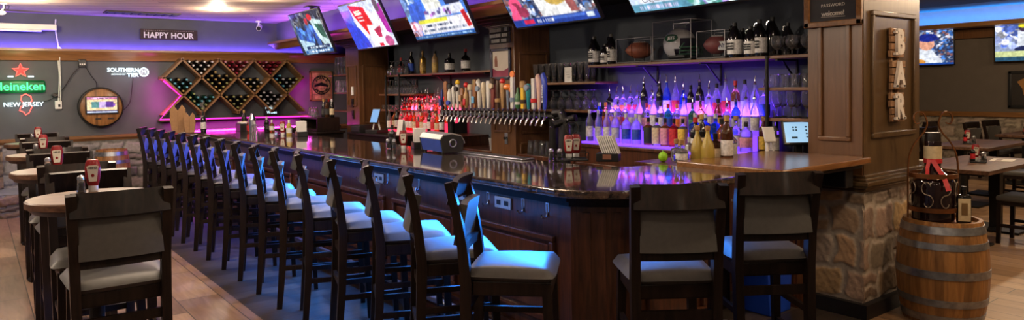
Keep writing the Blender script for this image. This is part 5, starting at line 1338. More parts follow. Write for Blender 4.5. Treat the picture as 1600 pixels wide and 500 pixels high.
def soften(c, seed=1):
    q = np.random.RandomState(seed); h, w = c.shape[:2]; n = np.zeros((h, w))
    for k, a in ((3, .10), (7, .10), (1, .05)):
        g = q.uniform(-1, 1, (h//k+2, w//k+2)); n += a*np.kron(g, np.ones((k, k)))[:h, :w]
    c = np.clip(c*(1+n[..., None]), 0, 1)
    p = np.pad(c, ((1, 1), (1, 1), (0, 0)), mode='edge')
    return (4*c + p[:-2, 1:-1] + p[2:, 1:-1] + p[1:-1, :-2] + p[1:-1, 2:])/8
def screen_mesh(name, w, h, c, parent, mat, y=0.0):
    c = soften(c)
    """picture as coloured mesh, facing -y, centred"""
    nh, nw = c.shape[:2]
    X, Z = np.meshgrid(np.linspace(-w/2, w/2, nw), np.linspace(h/2, -h/2, nh))
    V = np.stack([X.ravel(), np.full(nw*nh, y), Z.ravel()], 1)
    i = np.arange(nw*nh).reshape(nh, nw)
    f = np.stack([i[1:, :-1].ravel(), i[1:, 1:].ravel(), i[:-1, 1:].ravel(), i[:-1, :-1].ravel()], 1)
    me = bpy.data.meshes.new(name); me.from_pydata(V.tolist(), [], f.tolist()); me.materials.append(mat)
    ca = me.color_attributes.new('Col', 'FLOAT_COLOR', 'POINT')
    lin_ = np.where(c <= 0.04045, c/12.92, ((np.clip(c, 0, 1)+0.055)/1.055)**2.4)
    ca.data.foreach_set('color', np.concatenate([lin_.reshape(-1, 3), np.ones((nw*nh, 1))], 1).astype(np.float32).ravel())
    return link(name, me, parent, 0)
SCM = attr_mat('lit picture', emis=1.15)
c = canvas(72, 44, (.92, .80, .62)); rct(c, 0, 0, 1, .16, (.75, .45, .6)); ell(c, .45, .08, .3, .06, (.95, .75, .9)); rct(c, .15, .30, .4, .68, (.35, .55, .55)); rct(c, .4, .30, .62, .68, (.75, .65, .85)); rct(c, .62, .30, .88, .66, (.35, .2, .55)); rct(c, 0, .84, 1, .92, (.35, .3, .4)); rct(c, 0, .92, 1, 1, (.75, .8, .95)); glyphs(c, 3, .35, .05, .7, .11, (.4, .2, .4)); ell(c, .9, .5, .04, .1, (.5, .3, .7))
MB().box((0.01, -.112, .035), (.50, .03, .31), .006).build('bezel', BLACK, bt)
o = screen_mesh('screen', .455, .27, c, bt, SCM, -.1285); o.location = (.01, 0, .04)
for s in (-.05, .14): MB().box((s, -.104, -.20), (.09, .012, .022), .003).build('slot', BLACK, bt)

# neon signs
def neon_tube(name, pts, mat, parent, r=.009, closed=False): return MB().tube(pts, r, 7, closed).build(name, mat, parent)
NG, NR, NW = emit('green neon', (.06, 1.0, .32), 1.6), emit('red neon', (1.0, .10, .08), 2.0), emit('white neon', (.75, .92, 1.0), 1.6)
ng = thing('neon_sign', 'green and red neon beer sign with star and state outline', 'neon sign', (.55, YF, 1.75))
MB().box((-.02, -.02, -.01), (.62, .02, .18), .03).build('backing_panel', pm('dark green acrylic', (.0, .09, .03), .3), ng)
text('lettering', 'Heineken', .160, NG, ng, (-.02, -.035, -.01), (PI/2, 0, 0), .008, 1.0, .002, label='glowing green lettering')
star = [( .10*(1 if k % 2 == 0 else .42)*math.sin(k*PI/5), -.04, .22+.10*(1 if k % 2 == 0 else .42)*math.cos(k*PI/5)) for k in range(10)]
neon_tube('star', star, NR, ng, .009, True)
MB().prism([(p[0]*.75, .22+(p[2]-.22)*.75) for p in star], -.03, -.026, 'Y').build('star_fill', pm('deep red acrylic', (.35, .02, .02), .3), ng)
for s in (-1, 1): MB().box((s*.12, -.035, .135), (.07, .015, .02), .005).build('dash', NW, ng)
nj = [(-.02, -.14), (.03, -.115), (.09, -.15), (.10, -.22), (.06, -.255), (.10, -.30), (.06, -.39), (.02, -.415), (.0, -.375), (-.05, -.35), (-.03, -.29), (.01, -.27), (-.03, -.20)]
neon_tube('state_outline', [(x+.02, -.03, z) for x, z in nj], NR, ng, .008, True)
text('lettering', 'NEW JERSEY', .086, NW, ng, (.02, -.05, -.265), (PI/2, 0, 0), .006, 1.0, .0012, label='glowing white lettering')
light('green neon glow', 'POINT', (.53, YF-.15, 1.75), 3.2, (.1, 1, .4), size=.15)
light('red neon glow', 'POINT', (.55, YF-.12, 1.98), .8, (1, .1, .1), size=.1)
light('white neon glow', 'POINT', (.57, YF-.15, 1.48), 1.4, (.8, .9, 1), size=.15)
ns = thing('neon_sign', 'white neon brewery sign with round emblem beside the wine rack', 'neon sign', (1.92, YF, 1.96))
text('lettering', 'SOUTHERN', .085, NW, ns, (-.07, -.03, .022), (PI/2, 0, 0), .006, .98, .0018)
text('lettering', 'TIER', .080, NW, ns, (.06, -.03, -.058), (PI/2, 0, 0), .006, 1.0, .0018)
text('lettering', 'BREWING CO', .030, NW, ns, (-.14, -.03, -.045), (PI/2, 0, 0), .003)
neon_tube('ring', [(.215+.062*math.cos(a), -.03, -.01+.062*math.sin(a)) for a in np.linspace(0, 2*PI, 24)[:-1]], NW, ns, .011, True)
MB().cyl((.215, -.02, -.01), (.215, -.012, -.01), .05, n=24).build('disc', pm('grey acrylic', (.3, .33, .36), .4), ns)
neon_tube('emblem', [(.19, -.025, -.03), (.20, -.025, .02), (.215, -.025, -.01), (.23, -.025, .02), (.24, -.025, -.03)], NW, ns, .006)
MB().box((-.02, -.008, -.005), (.40, .012, .10), .004).build('backing_panel', pm('clear smoked acrylic', (.10, .13, .15), .3), ns)
light('white sign glow', 'POINT', (1.92, YF-.18, 1.95), 2.2, (.75, .9, 1), size=.2)
# black cables and the white cord
CB = pm('black cable', (.01, .01, .01), .5)
def cable(pts, label, mat=CB, r=.006, name='cable'):
    o = thing(name, label, 'cable', pts[0])
    P_ = [Vector(p) for p in pts]; out = []
    for i in range(len(P_)-1):
        p0 = P_[max(i-1, 0)]; p1 = P_[i]; p2 = P_[i+1]; p3 = P_[min(i+2, len(P_)-1)]
        for k in range(6):
            t = k/6; out.append(.5*((2*p1)+(p2-p0)*t+(2*p0-5*p1+4*p2-p3)*t*t+(3*p1-p0-3*p2+p3)*t**3))
    out.append(P_[-1]); o.location = P_[0]
    MB().tube([q-P_[0] for q in out], r, 6).build('cord', mat, o); return o
fw = lambda u, v, d=.03: at(u, v, y=YF-d)
cable([fw(133, 103), fw(142, 118), fw(150, 128), fw(151, 138)], 'black cable from the adapter down to the barrel head screen')
cable([fw(126, 103), fw(112, 118), fw(100, 137), fw(88, 148)], 'black cable sagging from the adapter towards the green neon sign')
cable([fw(85, 150), fw(80, 155), fw(66, 159), fw(56, 158)], 'short black cable joining the inline plug to the neon sign')
cable([fw(208, 121), fw(206, 140), fw(203, 160), fw(193, 172)], 'black cable from the white neon sign to the barrel head screen')
WC = pm('white cord', (.7, .7, .66), .5)
cable([fw(87, 30), fw(87, 48), fw(91, 72), fw(91, 95), fw(93, 120), fw(92, 150), fw(91, 160)], 'white cord hanging from the screen case down to the wall outlet', WC, .010)
cable([fw(91, 72), fw(100, 80), fw(112, 88), fw(126, 96)], 'white branch cord running across to the black adapter', WC, .008)
cable([fw(93, 76, .05), fw(94, 110, .05), fw(95, 140, .05), fw(94, 160, .05)], 'second white cord strand beside the long hanging one', WC, .006)
pl = fw(128, 99, 0); o = thing('power_adapter', 'black power adapter high on the wall above the barrel head screen', 'adapter', pl); MB().box((0, -.03, 0), (.10, .06, .11), .008).build('housing', BLACK, o)
for s in (-1, 0, 1): MB().box((s*.028, -.062, -.015), (.018, .006, .018), .002).build('socket', WHITE, o)
pl = fw(91, 164, 0); o = thing('wall_outlet', 'white outlet box on the far wall below the hanging white cord', 'outlet', pl); MB().box((0, -.025, 0), (.085, .05, .12), .006).build('plate', WHITE, o); MB().box((.01, -.052, -.01), (.028, .006, .04), .002).build('socket', BLACK, o)
pl = fw(85, 149, 0); o = thing('inline_plug', 'dark inline plug on the cable below the white cord', 'plug', pl); MB().box((0, -.03, 0), (.07, .045, .055), .01, mat=Matrix.Rotation(.6, 4, 'Y')).build('housing', BLACK, o); MB().cyl((.035, -.03, -.02), (.06, -.03, -.036), .010, n=8).build('strain_relief', CB, o)
# projection screen case
sc_ = thing('projection_screen_case', 'long white roll-up screen case hung high on the far wall', 'screen case', (-.1, YF-.16, 2.57))
MB().box((-.0, 0, .018), (2.18, .11, .08), .008).build('housing', WHITE, sc_)
MB().box((-.08, -.01, -.035), (1.98, .07, .03), .006).build('roller_bar', pm('pale blue white enamel', (.62, .68, .75), .35), sc_)
for s in (-1.0, 1.0): MB().box((s*1.07, .085, .03), (.03, .14, .07), .003).build('bracket', STEEL, sc_)
# happy hour sign
hh = thing('wooden_sign', 'dark wooden sign with white HAPPY HOUR letters above the crown trim', 'sign', (2.52, YF, 2.545))
MB().box((0, -.02, 0), (.84, .04, .17), .006).build('board', pm('dark weathered board', (.045, .03, .028), .8, 0, .3, 20), hh)
text('lettering', 'HAPPY HOUR', .125, pm('white sign paint', (.72, .72, .72), .6), hh, (-.01, -.041, -.015), (PI/2, 0, 0), .003, 1.04, .003, sx=.92)
mb = MB()
for k in range(24): mb.box((-.36+.031*k, -.0415, .062), (.014, .003, .008))
mb.build('fine_print', pm('grey print', (.3, .25, .25), .6), hh)
# ceiling vent, camera, sensor, sconce
vt = thing('ceiling_vent', 'black slotted ceiling vent near the far wall', 'vent', (2.02, 11.55, CEIL))
MB().box((0, 0, -.008), (.98, .34, .016), .003).build('frame', pm('dark brown enamel', (.03, .022, .02), .5), vt)
for k in range(9): MB().box((-.42+.105*k, 0, -.018), (.08, .28, .012), mat=Matrix.Rotation(.0, 4, 'X')).build('slat', BLACK, vt)
p = at(404, 31, y=12.0)
cm = thing('security_camera', 'white security camera under the ceiling in the far corner', 'camera', (p.x, p.y, CEIL))
MB().cyl((0, 0, -.02), (0, 0, 0), .05, n=20).cyl((0, 0, -.07), (0, 0, -.02), .014, n=10).build('mount', WHITE, cm); MB().cyl((.03, .06, -.08), (-.03, -.09, -.13), .042, n=18).build('housing', WHITE, cm); MB().cyl((-.03, -.09, -.13), (-.034, -.10, -.133), .034, n=18).build('lens', BLACK, cm)
p = at(6, 20, z=CEIL-.12)
w_l = thing('wireless_sensor', 'small white sensor with dangling wires at the ceiling left', 'sensor', (p.x, p.y, CEIL))
MB().cyl((0, 0, -.012), (0, 0, 0), .04, n=16).tube([(0, 0, -.01), (.0, 0, -.06), (-.03, 0, -.10)], .008, 8).build('mount', WHITE, w_l); MB().ellip((-.03, 0, -.12), (.055, .04, .032)).build('housing', WHITE, w_l)
MB().tube([(.0, 0, 0), (.06, 0, -.03), (.05, 0, -.07), (.0, 0, -.10)], .005, 6).tube([(.02, 0, 0), (.02, 0, -.05), (-.01, 0, -.10)], .004, 6).build('wire', CB, w_l)
so_ = thing('wall_sconce', 'white half-bowl sconce on the soffit left of the farthest television', 'sconce', (4.25, 10.75, 2.56))
MB().lathe([(0, -.08), (.05, -.07), (.10, -.02), (.12, .03), (.112, .03), (.09, -.015), (0, -.065)], n=24, sx=.6).build('bowl', emit('glowing white glass', (.8, .7, 1.0), .9), so_); MB().box((-.0, 0, -.02), (.02, .1, .1), .004).build('plate', WHITE, so_)
# picture in the nook
pc = thing('wooden_picture', 'orange wood picture with a black round emblem on the far nook wall', 'picture', (5.03, YF, 1.70))
mb = MB()
for s in (-1, 1): mb.box((s*.20, -.02, 0), (.03, .04, .54), .004); mb.box((0, -.02, s*.255), (.43, .04, .03), .004)
mb.build('frame', W['rack'], pc)
rr = random.Random(9); mb = MB()
for a in range(6):
    for b in range(5): mb.box((-.155+.062*a, -.008-.006*rr.random(), -.2+.1*b), (.058, .02, .095), .003)
mb.build('wood_mosaic', pm('patchwork wood', (.40, .25, .12), .55, 0, .6, 7), pc)
MB().tube([(.0+.165*math.cos(a), -.03, .02+.165*math.sin(a)) for a in np.linspace(0, 2*PI, 32)[:-1]], .009, 8, True).build('emblem_ring', BLACK, pc)
for k, ch in enumerate('SOULS'):
    a = PI*.78 - k*PI*.14; text('lettering', ch, .075, BLACK, pc, (.13*math.cos(a), -.03, .02+.13*math.sin(a)), (PI/2, 0, 0), .003, 1, .002).rotation_euler = (PI/2, -(a-PI/2), 0)
for k, ch in enumerate('BREWING'):
    a = PI*1.22 + k*PI*.095; text('lettering', ch, .05, BLACK, pc, (.13*math.cos(a), -.03, .02+.13*math.sin(a)), (PI/2, 0, 0), .003, 1, .002).rotation_euler = (PI/2, -(a+PI/2), 0)
MB().prism([(-.13, -.02), (-.02, .01), (.13, -.02), (.13, .02), (0, .07), (-.13, .02)], -.032, -.026, 'Y').build('emblem_band', BLACK, pc)

# ================================================================ COVE LIGHTS
UV = emit('violet cove strip', (.34, .10, 1.0), 10)
tag(MB().box((1.4, YF-.05, 2.279), (7.8, .02, .012)).build('led_strip', UV), 'violet light strip on top of the far wall crown trim', 'light strip')
tag(MB().box((4.09, 7.5, 2.447), (.03, 9.0, .016)).build('led_strip', UV), 'violet light strip along the cove ledge above the back bar', 'light strip')
light('far cove glow', 'AREA', (1.4, YF-.045, 2.292), 48, (.13, .07, 1.0), look=(0, .12, 1), size=7.6, size_y=.04)
light('back cove glow', 'AREA', (4.10, 7.4, 2.47), 45, (.34, .10, 1.0), look=(.15, 0, 1), size=9.0, size_y=.04)
BLC = emit('blue cove strip', (.02, .30, 1.0), 10)
tag(MB().box((14.82, 4.5, 2.667), (.03, 15, .014)).build('led_strip', BLC), 'blue light strip in the dining room cove', 'light strip')
light('dining cove glow', 'AREA', (14.80, 4.5, 2.70), 45, (.01, .26, 1.0), look=(.3, 0, 1), size=14, size_y=.05)

# ================================================================ TELEVISIONS
def tv(label, x, y, zb, w, h, tilt, c, arm=True, face='-x', emis=1.0):
    t = thing('television', label, 'television')
    s, k = math.sin(rad(tilt)), math.cos(rad(tilt))
    # local: x right on the picture, y into the set, z up the picture
    m = Matrix(((0, k, -s, x), (-1, 0, 0, y), (0, s, k, zb), (0, 0, 0, 1)))
    t.matrix_world = m
    MB().box((0, .022, h/2), (w, .035, h), .006).build('housing', BLACK, t)
    o = screen_mesh('screen', w-.025, h-.03, c, t, SCM, .0035); o.location = (0, 0, h/2+.003)
    MB().box((0, .055, h/2), (w*.5, .04, h*.5), .01).build('back_box', BLACK, t)
    if arm:
        a = MB().beam((0, 0, 0), (0, 0, -.16), .05, .05).box((0, 0, .0), (.16, .16, .012), .003)
        top_w = Vector((x-.18*s*0-.12, y, CEIL-.006))
        ar = MB().box((0, 0, -.006), (.18, .18, .012), .003)
        pb = m @ Vector((0, .07, h*.62))
        d = pb - Vector((pb.x, y, CEIL-.006))
        ar.beam((0, 0, 0), d, .05, .05).beam(d, d + Vector((-.03, 0, -.02)), .12, .12)
        a.bm.free()
        q = ar.build('ceiling_mount', BLACKM, t); q.matrix_world = Matrix.Translation((pb.x, y, CEIL-.006)); q.matrix_parent_inverse = m.inverted(); q.matrix_basis = Matrix.Translation((pb.x, y, CEIL-.006))
    return t
def baseball_crowd(seed): 
    c = canvas(128, 72, (.20, .25, .38)); crowd(c, seed, 0, 0, 1, 1, [(.25, .45, .75), (.75, .75, .8), (.15, .2, .35), (.5, .55, .65), (.45, .3, .3)], 700, .035); return c
# farthest: match with green and white players
c = canvas(112, 64, (.14, .17, .24)); crowd(c, 2, 0, 0, 1, .6, [(.2, .25, .35), (.35, .4, .5), (.5, .5, .5), (.12, .14, .2)], 200, .06)
crowd(c, 3, .1, .35, .7, .75, [(.2, .35, .75), (.3, .5, .85)], 60, .08); ply(c, [(.62, .15), (.95, .25), (1, .9), (.85, .9), (.7, .6)], (.75, .85, .85)); ply(c, [(.72, .3), (.95, .35), (.97, .7), (.82, .6)], (.12, .35, .28)); ell(c, .64, .14, .07, .08, (.8, .15, .2)); ell(c, .5, .22, .05, .08, (.75, .2, .25))
ply(c, [(.05, .6), (.5, .75), (.5, 1), (.12, 1)], (.7, .82, .9)); rct(c, .2, .80, .95, .88, (.1, .2, .35)); glyphs(c, 5, .3, .81, .85, .86, (.85, .9, .95)); rct(c, .12, .9, 1, .97, (.08, .3, .55)); glyphs(c, 6, .2, .91, .9, .96, (.9, .95, 1))
tv('farthest hanging television, darker picture of players in a crowd', 3.90, 9.575, 2.12, 1.12, .64, 22, c)
# second: red seat and white robe
c = canvas(128, 72, (.78, .82, .92)); rct(c, 0, 0, .25, 1, (.20, .40, .85)); ply(c, [(0, .3), (.35, .6), (.4, 1), (0, 1)], (.08, .25, .80)); rct(c, 0, 0, .3, .12, (.45, .62, .9)); ply(c, [(.25, .02), (.6, .12), (.68, .75), (.5, .8), (.30, .3)], (.86, .09, .09))
ply(c, [(.6, .20), (.95, .3), (1, .6), (.7, .6)], (.93, .92, .95)); ply(c, [(.22, .35), (.35, .45), (.45, .8), (.36, .75)], (.93, .92, .94)); ply(c, [(.5, .5), (.9, .55), (.95, 1), (.45, 1)], (.94, .93, .96)); ply(c, [(.62, .62), (.8, .55), (.74, .8), (.66, .8)], (.72, .15, .3)); ply(c, [(.85, .15), (1, .1), (1, .75), (.9, .7)], (.65, .12, .6)); ell(c, .9, .12, .05, .16, (.35, .28, .35)); rct(c, .36, .2, .5, .26, (.95, .9, .9)); rct(c, .37, .3, .5, .33, (.95, .9, .9)); rct(c, .37, .37, .5, .40, (.95, .9, .9)); ell(c, .86, .9, .09, .12, (.7, .3, .5))
rct(c, .6, .92, .7, .99, (.8, .1, .1))
TV2 = tv('second farthest hanging television, showing a red seat and white robe', 3.90, 7.755, 2.11, 1.08, .61, 27, c)
sc0 = [k_ for k_ in TV2.children if k_.name.startswith('screen')][0]
text('caption', 'BEST', .075, pm('white caption', (.8, .8, .8), .5), TV2, (-.10, .0025, .47), (PI/2, 0, 0), .0004, 1, .004)
# third: group in white robes with a caption
c = canvas(128, 72, (.30, .50, .85)); crowd(c, 12, 0, 0, .55, .6, [(.35, .6, .95), (.2, .4, .8), (.75, .8, .9), (.5, .65, .9)], 120, .10)
ply(c, [(.35, 0), (.62, 0), (.66, .6), (.38, .55)], (.9, .9, .86)); ell(c, .5, .12, .05, .1, (.35, .5, .2)); ply(c, [(.7, 0), (.95, 0), (.95, .5), (.72, .45)], (.12, .14, .25)); ply(c, [(.1, .35), (.35, .3), (.3, .7), (.05, .75)], (.2, .35, .75)); ply(c, [(.35, .5), (.95, .45), (.97, .62), (.30, .66)], (.85, .86, .93)); crowd(c, 13, .35, .5, .8, .6, [(.6, .4, .7), (.4, .4, .6)], 12, .04)
rct(c, .17, .66, 1, .92, (.88, .87, .90)); rct(c, .17, .66, .66, .72, (.85, .82, .25)); glyphs(c, 8, .25, .75, .7, .80, (.2, .25, .35)); glyphs(c, 9, .2, .84, .9, .88, (.35, .4, .5)); crowd(c, 15, 0, .72, .16, .95, [(.75, .45, .5), (.8, .7, .8)], 25, .07); ply(c, [(.90, .60), (.96, .58), (1, .86), (.93, .88)], (.72, .1, .12)); rct(c, 0, .93, 1, 1, (.10, .28, .52)); glyphs(c, 10, .05, .95, .95, .98, (.6, .75, .9))
tv('third hanging television, showing people in white with a caption bar', 3.90, 6.22, 2.13, 1.17, .64, 26, c)
# fourth: ball game player against a blurred crowd
c = baseball_crowd(31); crowd(c, 32, .05, .3, .25, .9, [(.75, .25, .4)], 8, .10); ply(c, [(.32, .05), (.72, .0), (.78, .88), (.40, .92)], (.86, .86, .86)); ell(c, .42, .35, .08, .12, (.70, .48, .42)); ell(c, .62, .62, .12, .10, (.72, .6, .3)); rct(c, .50, .38, .68, .44, (.25, .25, .35)); ply(c, [(.7, .55), (.8, .55), (.82, .85), (.74, .85)], (.55, .3, .3)); rct(c, 0, .88, 1, 1, (.10, .22, .55)); rct(c, .14, .90, .26, .97, (.8, .15, .3)); glyphs(c, 11, .3, .91, .5, .96, (.9, .9, .95)); rct(c, .88, .90, .96, .97, (.8, .85, .9)); rct(c, .5, .9, .86, .93, (.25, .4, .75))
tv('fourth hanging television, showing a ball player before a blurred crowd', 3.90, 4.47, 2.125, 1.09, .62, 33, c)
# fifth: pale advert
c = canvas(128, 72, (.80, .86, .95)); ply(c, [(.05, .2), (.9, .2), (.95, .72), (.08, .72)], (.72, .72, .84)); crowd(c, 40, .05, .60, .45, .74, [(.6, .7, .5), (.85, .85, .6), (.5, .6, .5)], 40, .05); crowd(c, 41, .45, .55, 1, .9, [(.6, .5, .75), (.75, .7, .9), (.45, .6, .7)], 60, .06); rct(c, .08, .74, 1, .9, (.86, .88, .95)); rct(c, 0, .9, 1, 1, (.35, .58, .68)); glyphs(c, 42, .05, .92, .4, .98, (.85, .8, .95)); crowd(c, 43, .5, .9, 1, 1, [(.3, .6, .55), (.6, .5, .8), (.7, .85, .85)], 40, .04)
TV5 = tv('nearest hanging television, showing a pale advert, cut by the picture top', 3.90, 3.06, 2.125, 1.06, .62, 36, c)
text('caption', 'Crepelinize.com', .055, pm('grey caption', (.3, .3, .36), .5), TV5, (-.22, .0025, .107), (PI/2, 0, 0), .0004)
# dining room televisions
c = baseball_crowd(51)[:, :112]; ply(c, [(.38, .55), (.66, .52), (.84, .95), (.38, 1)], (.82, .84, .88)); ell(c, .60, .40, .12, .18, (.82, .58, .48)); ell(c, .62, .22, .15, .12, (.10, .15, .50)); rct(c, .66, .24, .80, .29, (.10, .15, .50)); ell(c, .50, .92, .08, .08, (.75, .5, .2)); rct(c, 0, .95, 1, 1, (.1, .25, .55))
c[:, :] = np.clip(c, 0, 1)
tv('dining room television on the far right wall, showing a player in a cap', 14.84, 6.14, 1.91, 1.22, .70, 3, c, arm=False)
c = canvas(128, 72, (.55, .6, .72)); crowd(c, 61, 0, 0, .55, .6, [(.6, .65, .85), (.35, .45, .8), (.8, .8, .85)], 90, .08); ply(c, [(.5, .1), (.75, .35), (.5, .65), (.6, .3)], (.2, .28, .5)); ply(c, [(.75, 0), (1, .3), (.8, .7), (.9, .3)], (.25, .3, .5)); ply(c, [(.3, .2), (.45, .2), (.5, .6), (.28, .62)], (.8, .82, .85)); ell(c, .38, .14, .07, .1, (.25, .2, .3)); ell(c, .36, .08, .06, .05, (.85, .8, .2)); ell(c, .45, .7, .2, .10, (.12, .15, .3)); rct(c, 0, .74, 1, .9, (.75, .78, .55)); rct(c, .4, .76, 1, .86, (.85, .88, .9)); rct(c, 0, .9, 1, 1, (.15, .3, .4)); glyphs(c, 62, .45, .78, .95, .84, (.3, .35, .4))
tv('dining room television cut by the right picture edge, showing a batter', 14.84, 4.26, 1.93, 1.22, .70, 3, c, arm=False)
for t, yy, zz in (('left', 6.14, 2.25), ('right', 4.26, 2.27)):
    o = [q for q in bpy.data.objects if q.get('category') == 'television' and abs(q.matrix_world.translation.x-14.84) < .01 and abs(q.matrix_world.translation.y-yy) < .01][0]
    q = MB().box((0, .108, .35), (.25, .095, .25), .01).build('wall_bracket', BLACKM, o)
# ================================================================ COLUMN SIGNS
cs = thing('chalkboard_sign', 'framed chalkboard reading PASSWORD welcome! hung on the column side', 'sign', (4.722, 2.515, 2.30), 0)
mb = MB()
for s in (-1, 1): mb.box((-.012, s*.185, 0), (.028, .04, .62), .006); mb.box((-.012, 0, s*.29), (.028, .41, .04), .006)
tag(mb.build('frame', W['trim'], cs), 'honey wood frame')
MB().box((-.004, 0, 0), (.008, .34, .56)).build('slate', pm('chalkboard slate', (.045, .045, .05), .8, 0, .15, 8), cs)
CHK = pm('chalk', (.62, .60, .55), .9, 0, .1, 80)
text('lettering', 'PASSWORD', .030, CHK, cs, (-.0105, -.002, -.163), (PI/2, 0, -PI/2), .0008, 1.1)
text('lettering', 'welcome!', .046, CHK, cs, (-.0105, -.002, -.220), (PI/2, 0, -PI/2), .0008, .9, .0008)
MB().box((-.0105, -.002, -.243), (.0015, .17, .003), mat=Matrix.Rotation(.03, 4, 'X')).build('underline', CHK, cs)
bs = thing('pallet_sign', 'stacked pallet boards spelling BAR in white letters on the column front', 'sign', (5.165, CY0, 1.65))
rr = random.Random(5)
for g in range(3):
    zc = .225-.225*g
    for k in range(4):
        MB().box((rr.uniform(-.012, .012), -.028, zc+.078-.052*k), (.20+rr.uniform(-.015, .012), .022, .045), .003).build('slat', W['pallet'], bs)
    text('letter', 'BAR'[g], .235, pm('white wood letter paint', (.66, .60, .55), .6, 0, .1, 30), bs, (-.008, -.052, zc-.003), (PI/2, 0, 0), .010, 1, .010, sx=.80)
LT_ = pm('white wood letter paint', (.66, .60, .55), .6, 0, .1, 30)
for g, ss in enumerate((((-.062, .075), (-.062, -.075)), ((-.058, -.075), (.045, -.075)), ((-.062, .075), (-.055, -.075), (.055, -.075)))):
    for sx_, sz_ in ss: MB().box((sx_-.002, -.052, .222-.225*g+sz_), (.045, .020, .018), .002).build('letter_serif', LT_, bs)
MB().box((-.05, -.009, 0), (.02, .016, .66)).box((.05, -.009, 0), (.02, .016, .66)).build('batten', W['pallet'], bs)

# ================================================================ BARRELS
HOOP = pm('galvanised hoop', (.30, .31, .33), .38, .85, .25, 25)
def barrel(label, x, y, H, R, group=None):
    b = thing('barrel', label, 'barrel', (x, y, 0))
    rad_ = lambda z: R*(1-.155*((2*z/H-1)**2))
    n = 30
    mb = MB(); prof = []
    zs = [H*i/14 for i in range(15)]
    # staves: scalloped ring
    bm = mb.bm; rings = []
    for z in zs:
        ring = []
        for i in range(n*4):
            a = 2*PI*i/(n*4); k = 1 - (.012 if i % 4 == 0 else 0)
            ring.append(bm.verts.new((rad_(z)*k*math.cos(a), rad_(z)*k*math.sin(a), z)))
        rings.append(ring)
    N_ = n*4
    for r0, r1 in zip(rings, rings[1:]):
        for i in range(N_): bm.faces.new((r0[i], r0[(i+1) % N_], r1[(i+1) % N_], r1[i]))
    inner = [bm.verts.new((v.co.x*.9, v.co.y*.9, H)) for v in rings[-1]]; low = [bm.verts.new((v.co.x*.9, v.co.y*.9, H-.025)) for v in rings[-1]]
    for i in range(N_):
        j = (i+1) % N_; bm.faces.new((rings[-1][i], rings[-1][j], inner[j], inner[i])); bm.faces.new((inner[i], inner[j], low[j], low[i]))
    bm.faces.new(low); bm.faces.new(rings[0][::-1])
    me_o = mb.build('staves', W['oak'], b, 30)
    # each stave its own tone
    me = me_o.data
    for f0, f1 in ((.965, .89), (.81, .745), (.545, .47), (.27, .20), (.11, .035)):
        z1, z0 = H*f0, H*f1
        MB().lathe([(rad_(z0)*.99, z0), (rad_(z0)+.004, z0+.001), (rad_(z1)+.004, z1-.001), (rad_(z1)*.99, z1)], n=60).build('hoop', HOOP, b, 40)
    return b
barrel('small oak barrel with grey hoops in front of the stone column', 5.17, 2.0, .68, .275)
# wall of the room seen past the pub tables
b2 = barrel('pale oak barrel standing against the stone wall at the far left', 1.60, 11.85, .80, .24)
# each stave a different tone: oak with bands around the barrel
nt = W['oak'].node_tree; bs_ = nt.nodes['Principled BSDF']
tc = nt.nodes.new('ShaderNodeTexCoord'); gr = nt.nodes.new('ShaderNodeTexGradient'); gr.gradient_type = 'RADIAL'
nt.links.new(tc.outputs['Object'], gr.inputs['Vector'])
mm = nt.nodes.new('ShaderNodeMath'); mm.operation = 'MULTIPLY'; mm.inputs[1].default_value = 30; nt.links.new(gr.outputs['Fac'], mm.inputs[0])
fl_ = nt.nodes.new('ShaderNodeMath'); fl_.operation = 'FLOOR'; nt.links.new(mm.outputs[0], fl_.inputs[0])
wn = nt.nodes.new('ShaderNodeTexWhiteNoise'); wn.noise_dimensions = '1D'; nt.links.new(fl_.outputs[0], wn.inputs['W'])
mr = nt.nodes.new('ShaderNodeMapRange'); mr.inputs['To Min'].default_value = .65; mr.inputs['To Max'].default_value = 1.2; nt.links.new(wn.outputs['Value'], mr.inputs['Value'])
src = bs_.inputs['Base Color'].links[0].from_socket
vm = nt.nodes.new('ShaderNodeVectorMath'); vm.operation = 'SCALE'; nt.links.new(src, vm.inputs[0]); nt.links.new(mr.outputs[0], vm.inputs['Scale']); nt.links.new(vm.outputs[0], bs_.inputs['Base Color'])

# wrought holder with a giant bottle on the barrel
COP = pm('aged copper strap', (.22, .085, .03), .4, .8, .25, 12)
hd = thing('bottle_holder', 'copper strap bottle holder with scroll tops standing on the near barrel', 'bottle holder', (5.11, 2.035, .655), rad(-58)); hd.scale = (.95, .95, 1.07)
MB().lathe([(.0, .0), (.165, 0), (.165, .012), (0, .012)], n=40).build('base_plate', COP, hd)
for zz in (.075, .285): MB().lathe([(.148, zz), (.154, zz), (.154, zz+.028), (.148, zz+.028), (.148, zz)], n=40).build('basket_ring', COP, hd)
for s in (-1, 1):
    pts = [(s*.155, 0, .0), (s*.155, 0, .30), (s*.145, 0, .42), (s*.11, 0, .50), (s*.06, 0, .56), (s*.035, 0, .62), (s*.06, 0, .685), (s*.10, 0, .69), (s*.12, 0, .655), (s*.105, 0, .62), (s*.08, 0, .625)]
    P_ = [Vector(p) for p in pts]; out = []
    for i in range(len(P_)-1):
        p0 = P_[max(i-1, 0)]; p1 = P_[i]; p2 = P_[i+1]; p3 = P_[min(i+2, len(P_)-1)]
        for k in range(5):
            t = k/5; out.append(.5*((2*p1)+(p2-p0)*t+(2*p0-5*p1+4*p2-p3)*t*t+(3*p1-p0-3*p2+p3)*t**3))
    out.append(P_[-1])
    MB().sweep(out, .032, .007, (0, 1, 0)).build('upright', COP, hd, 60)
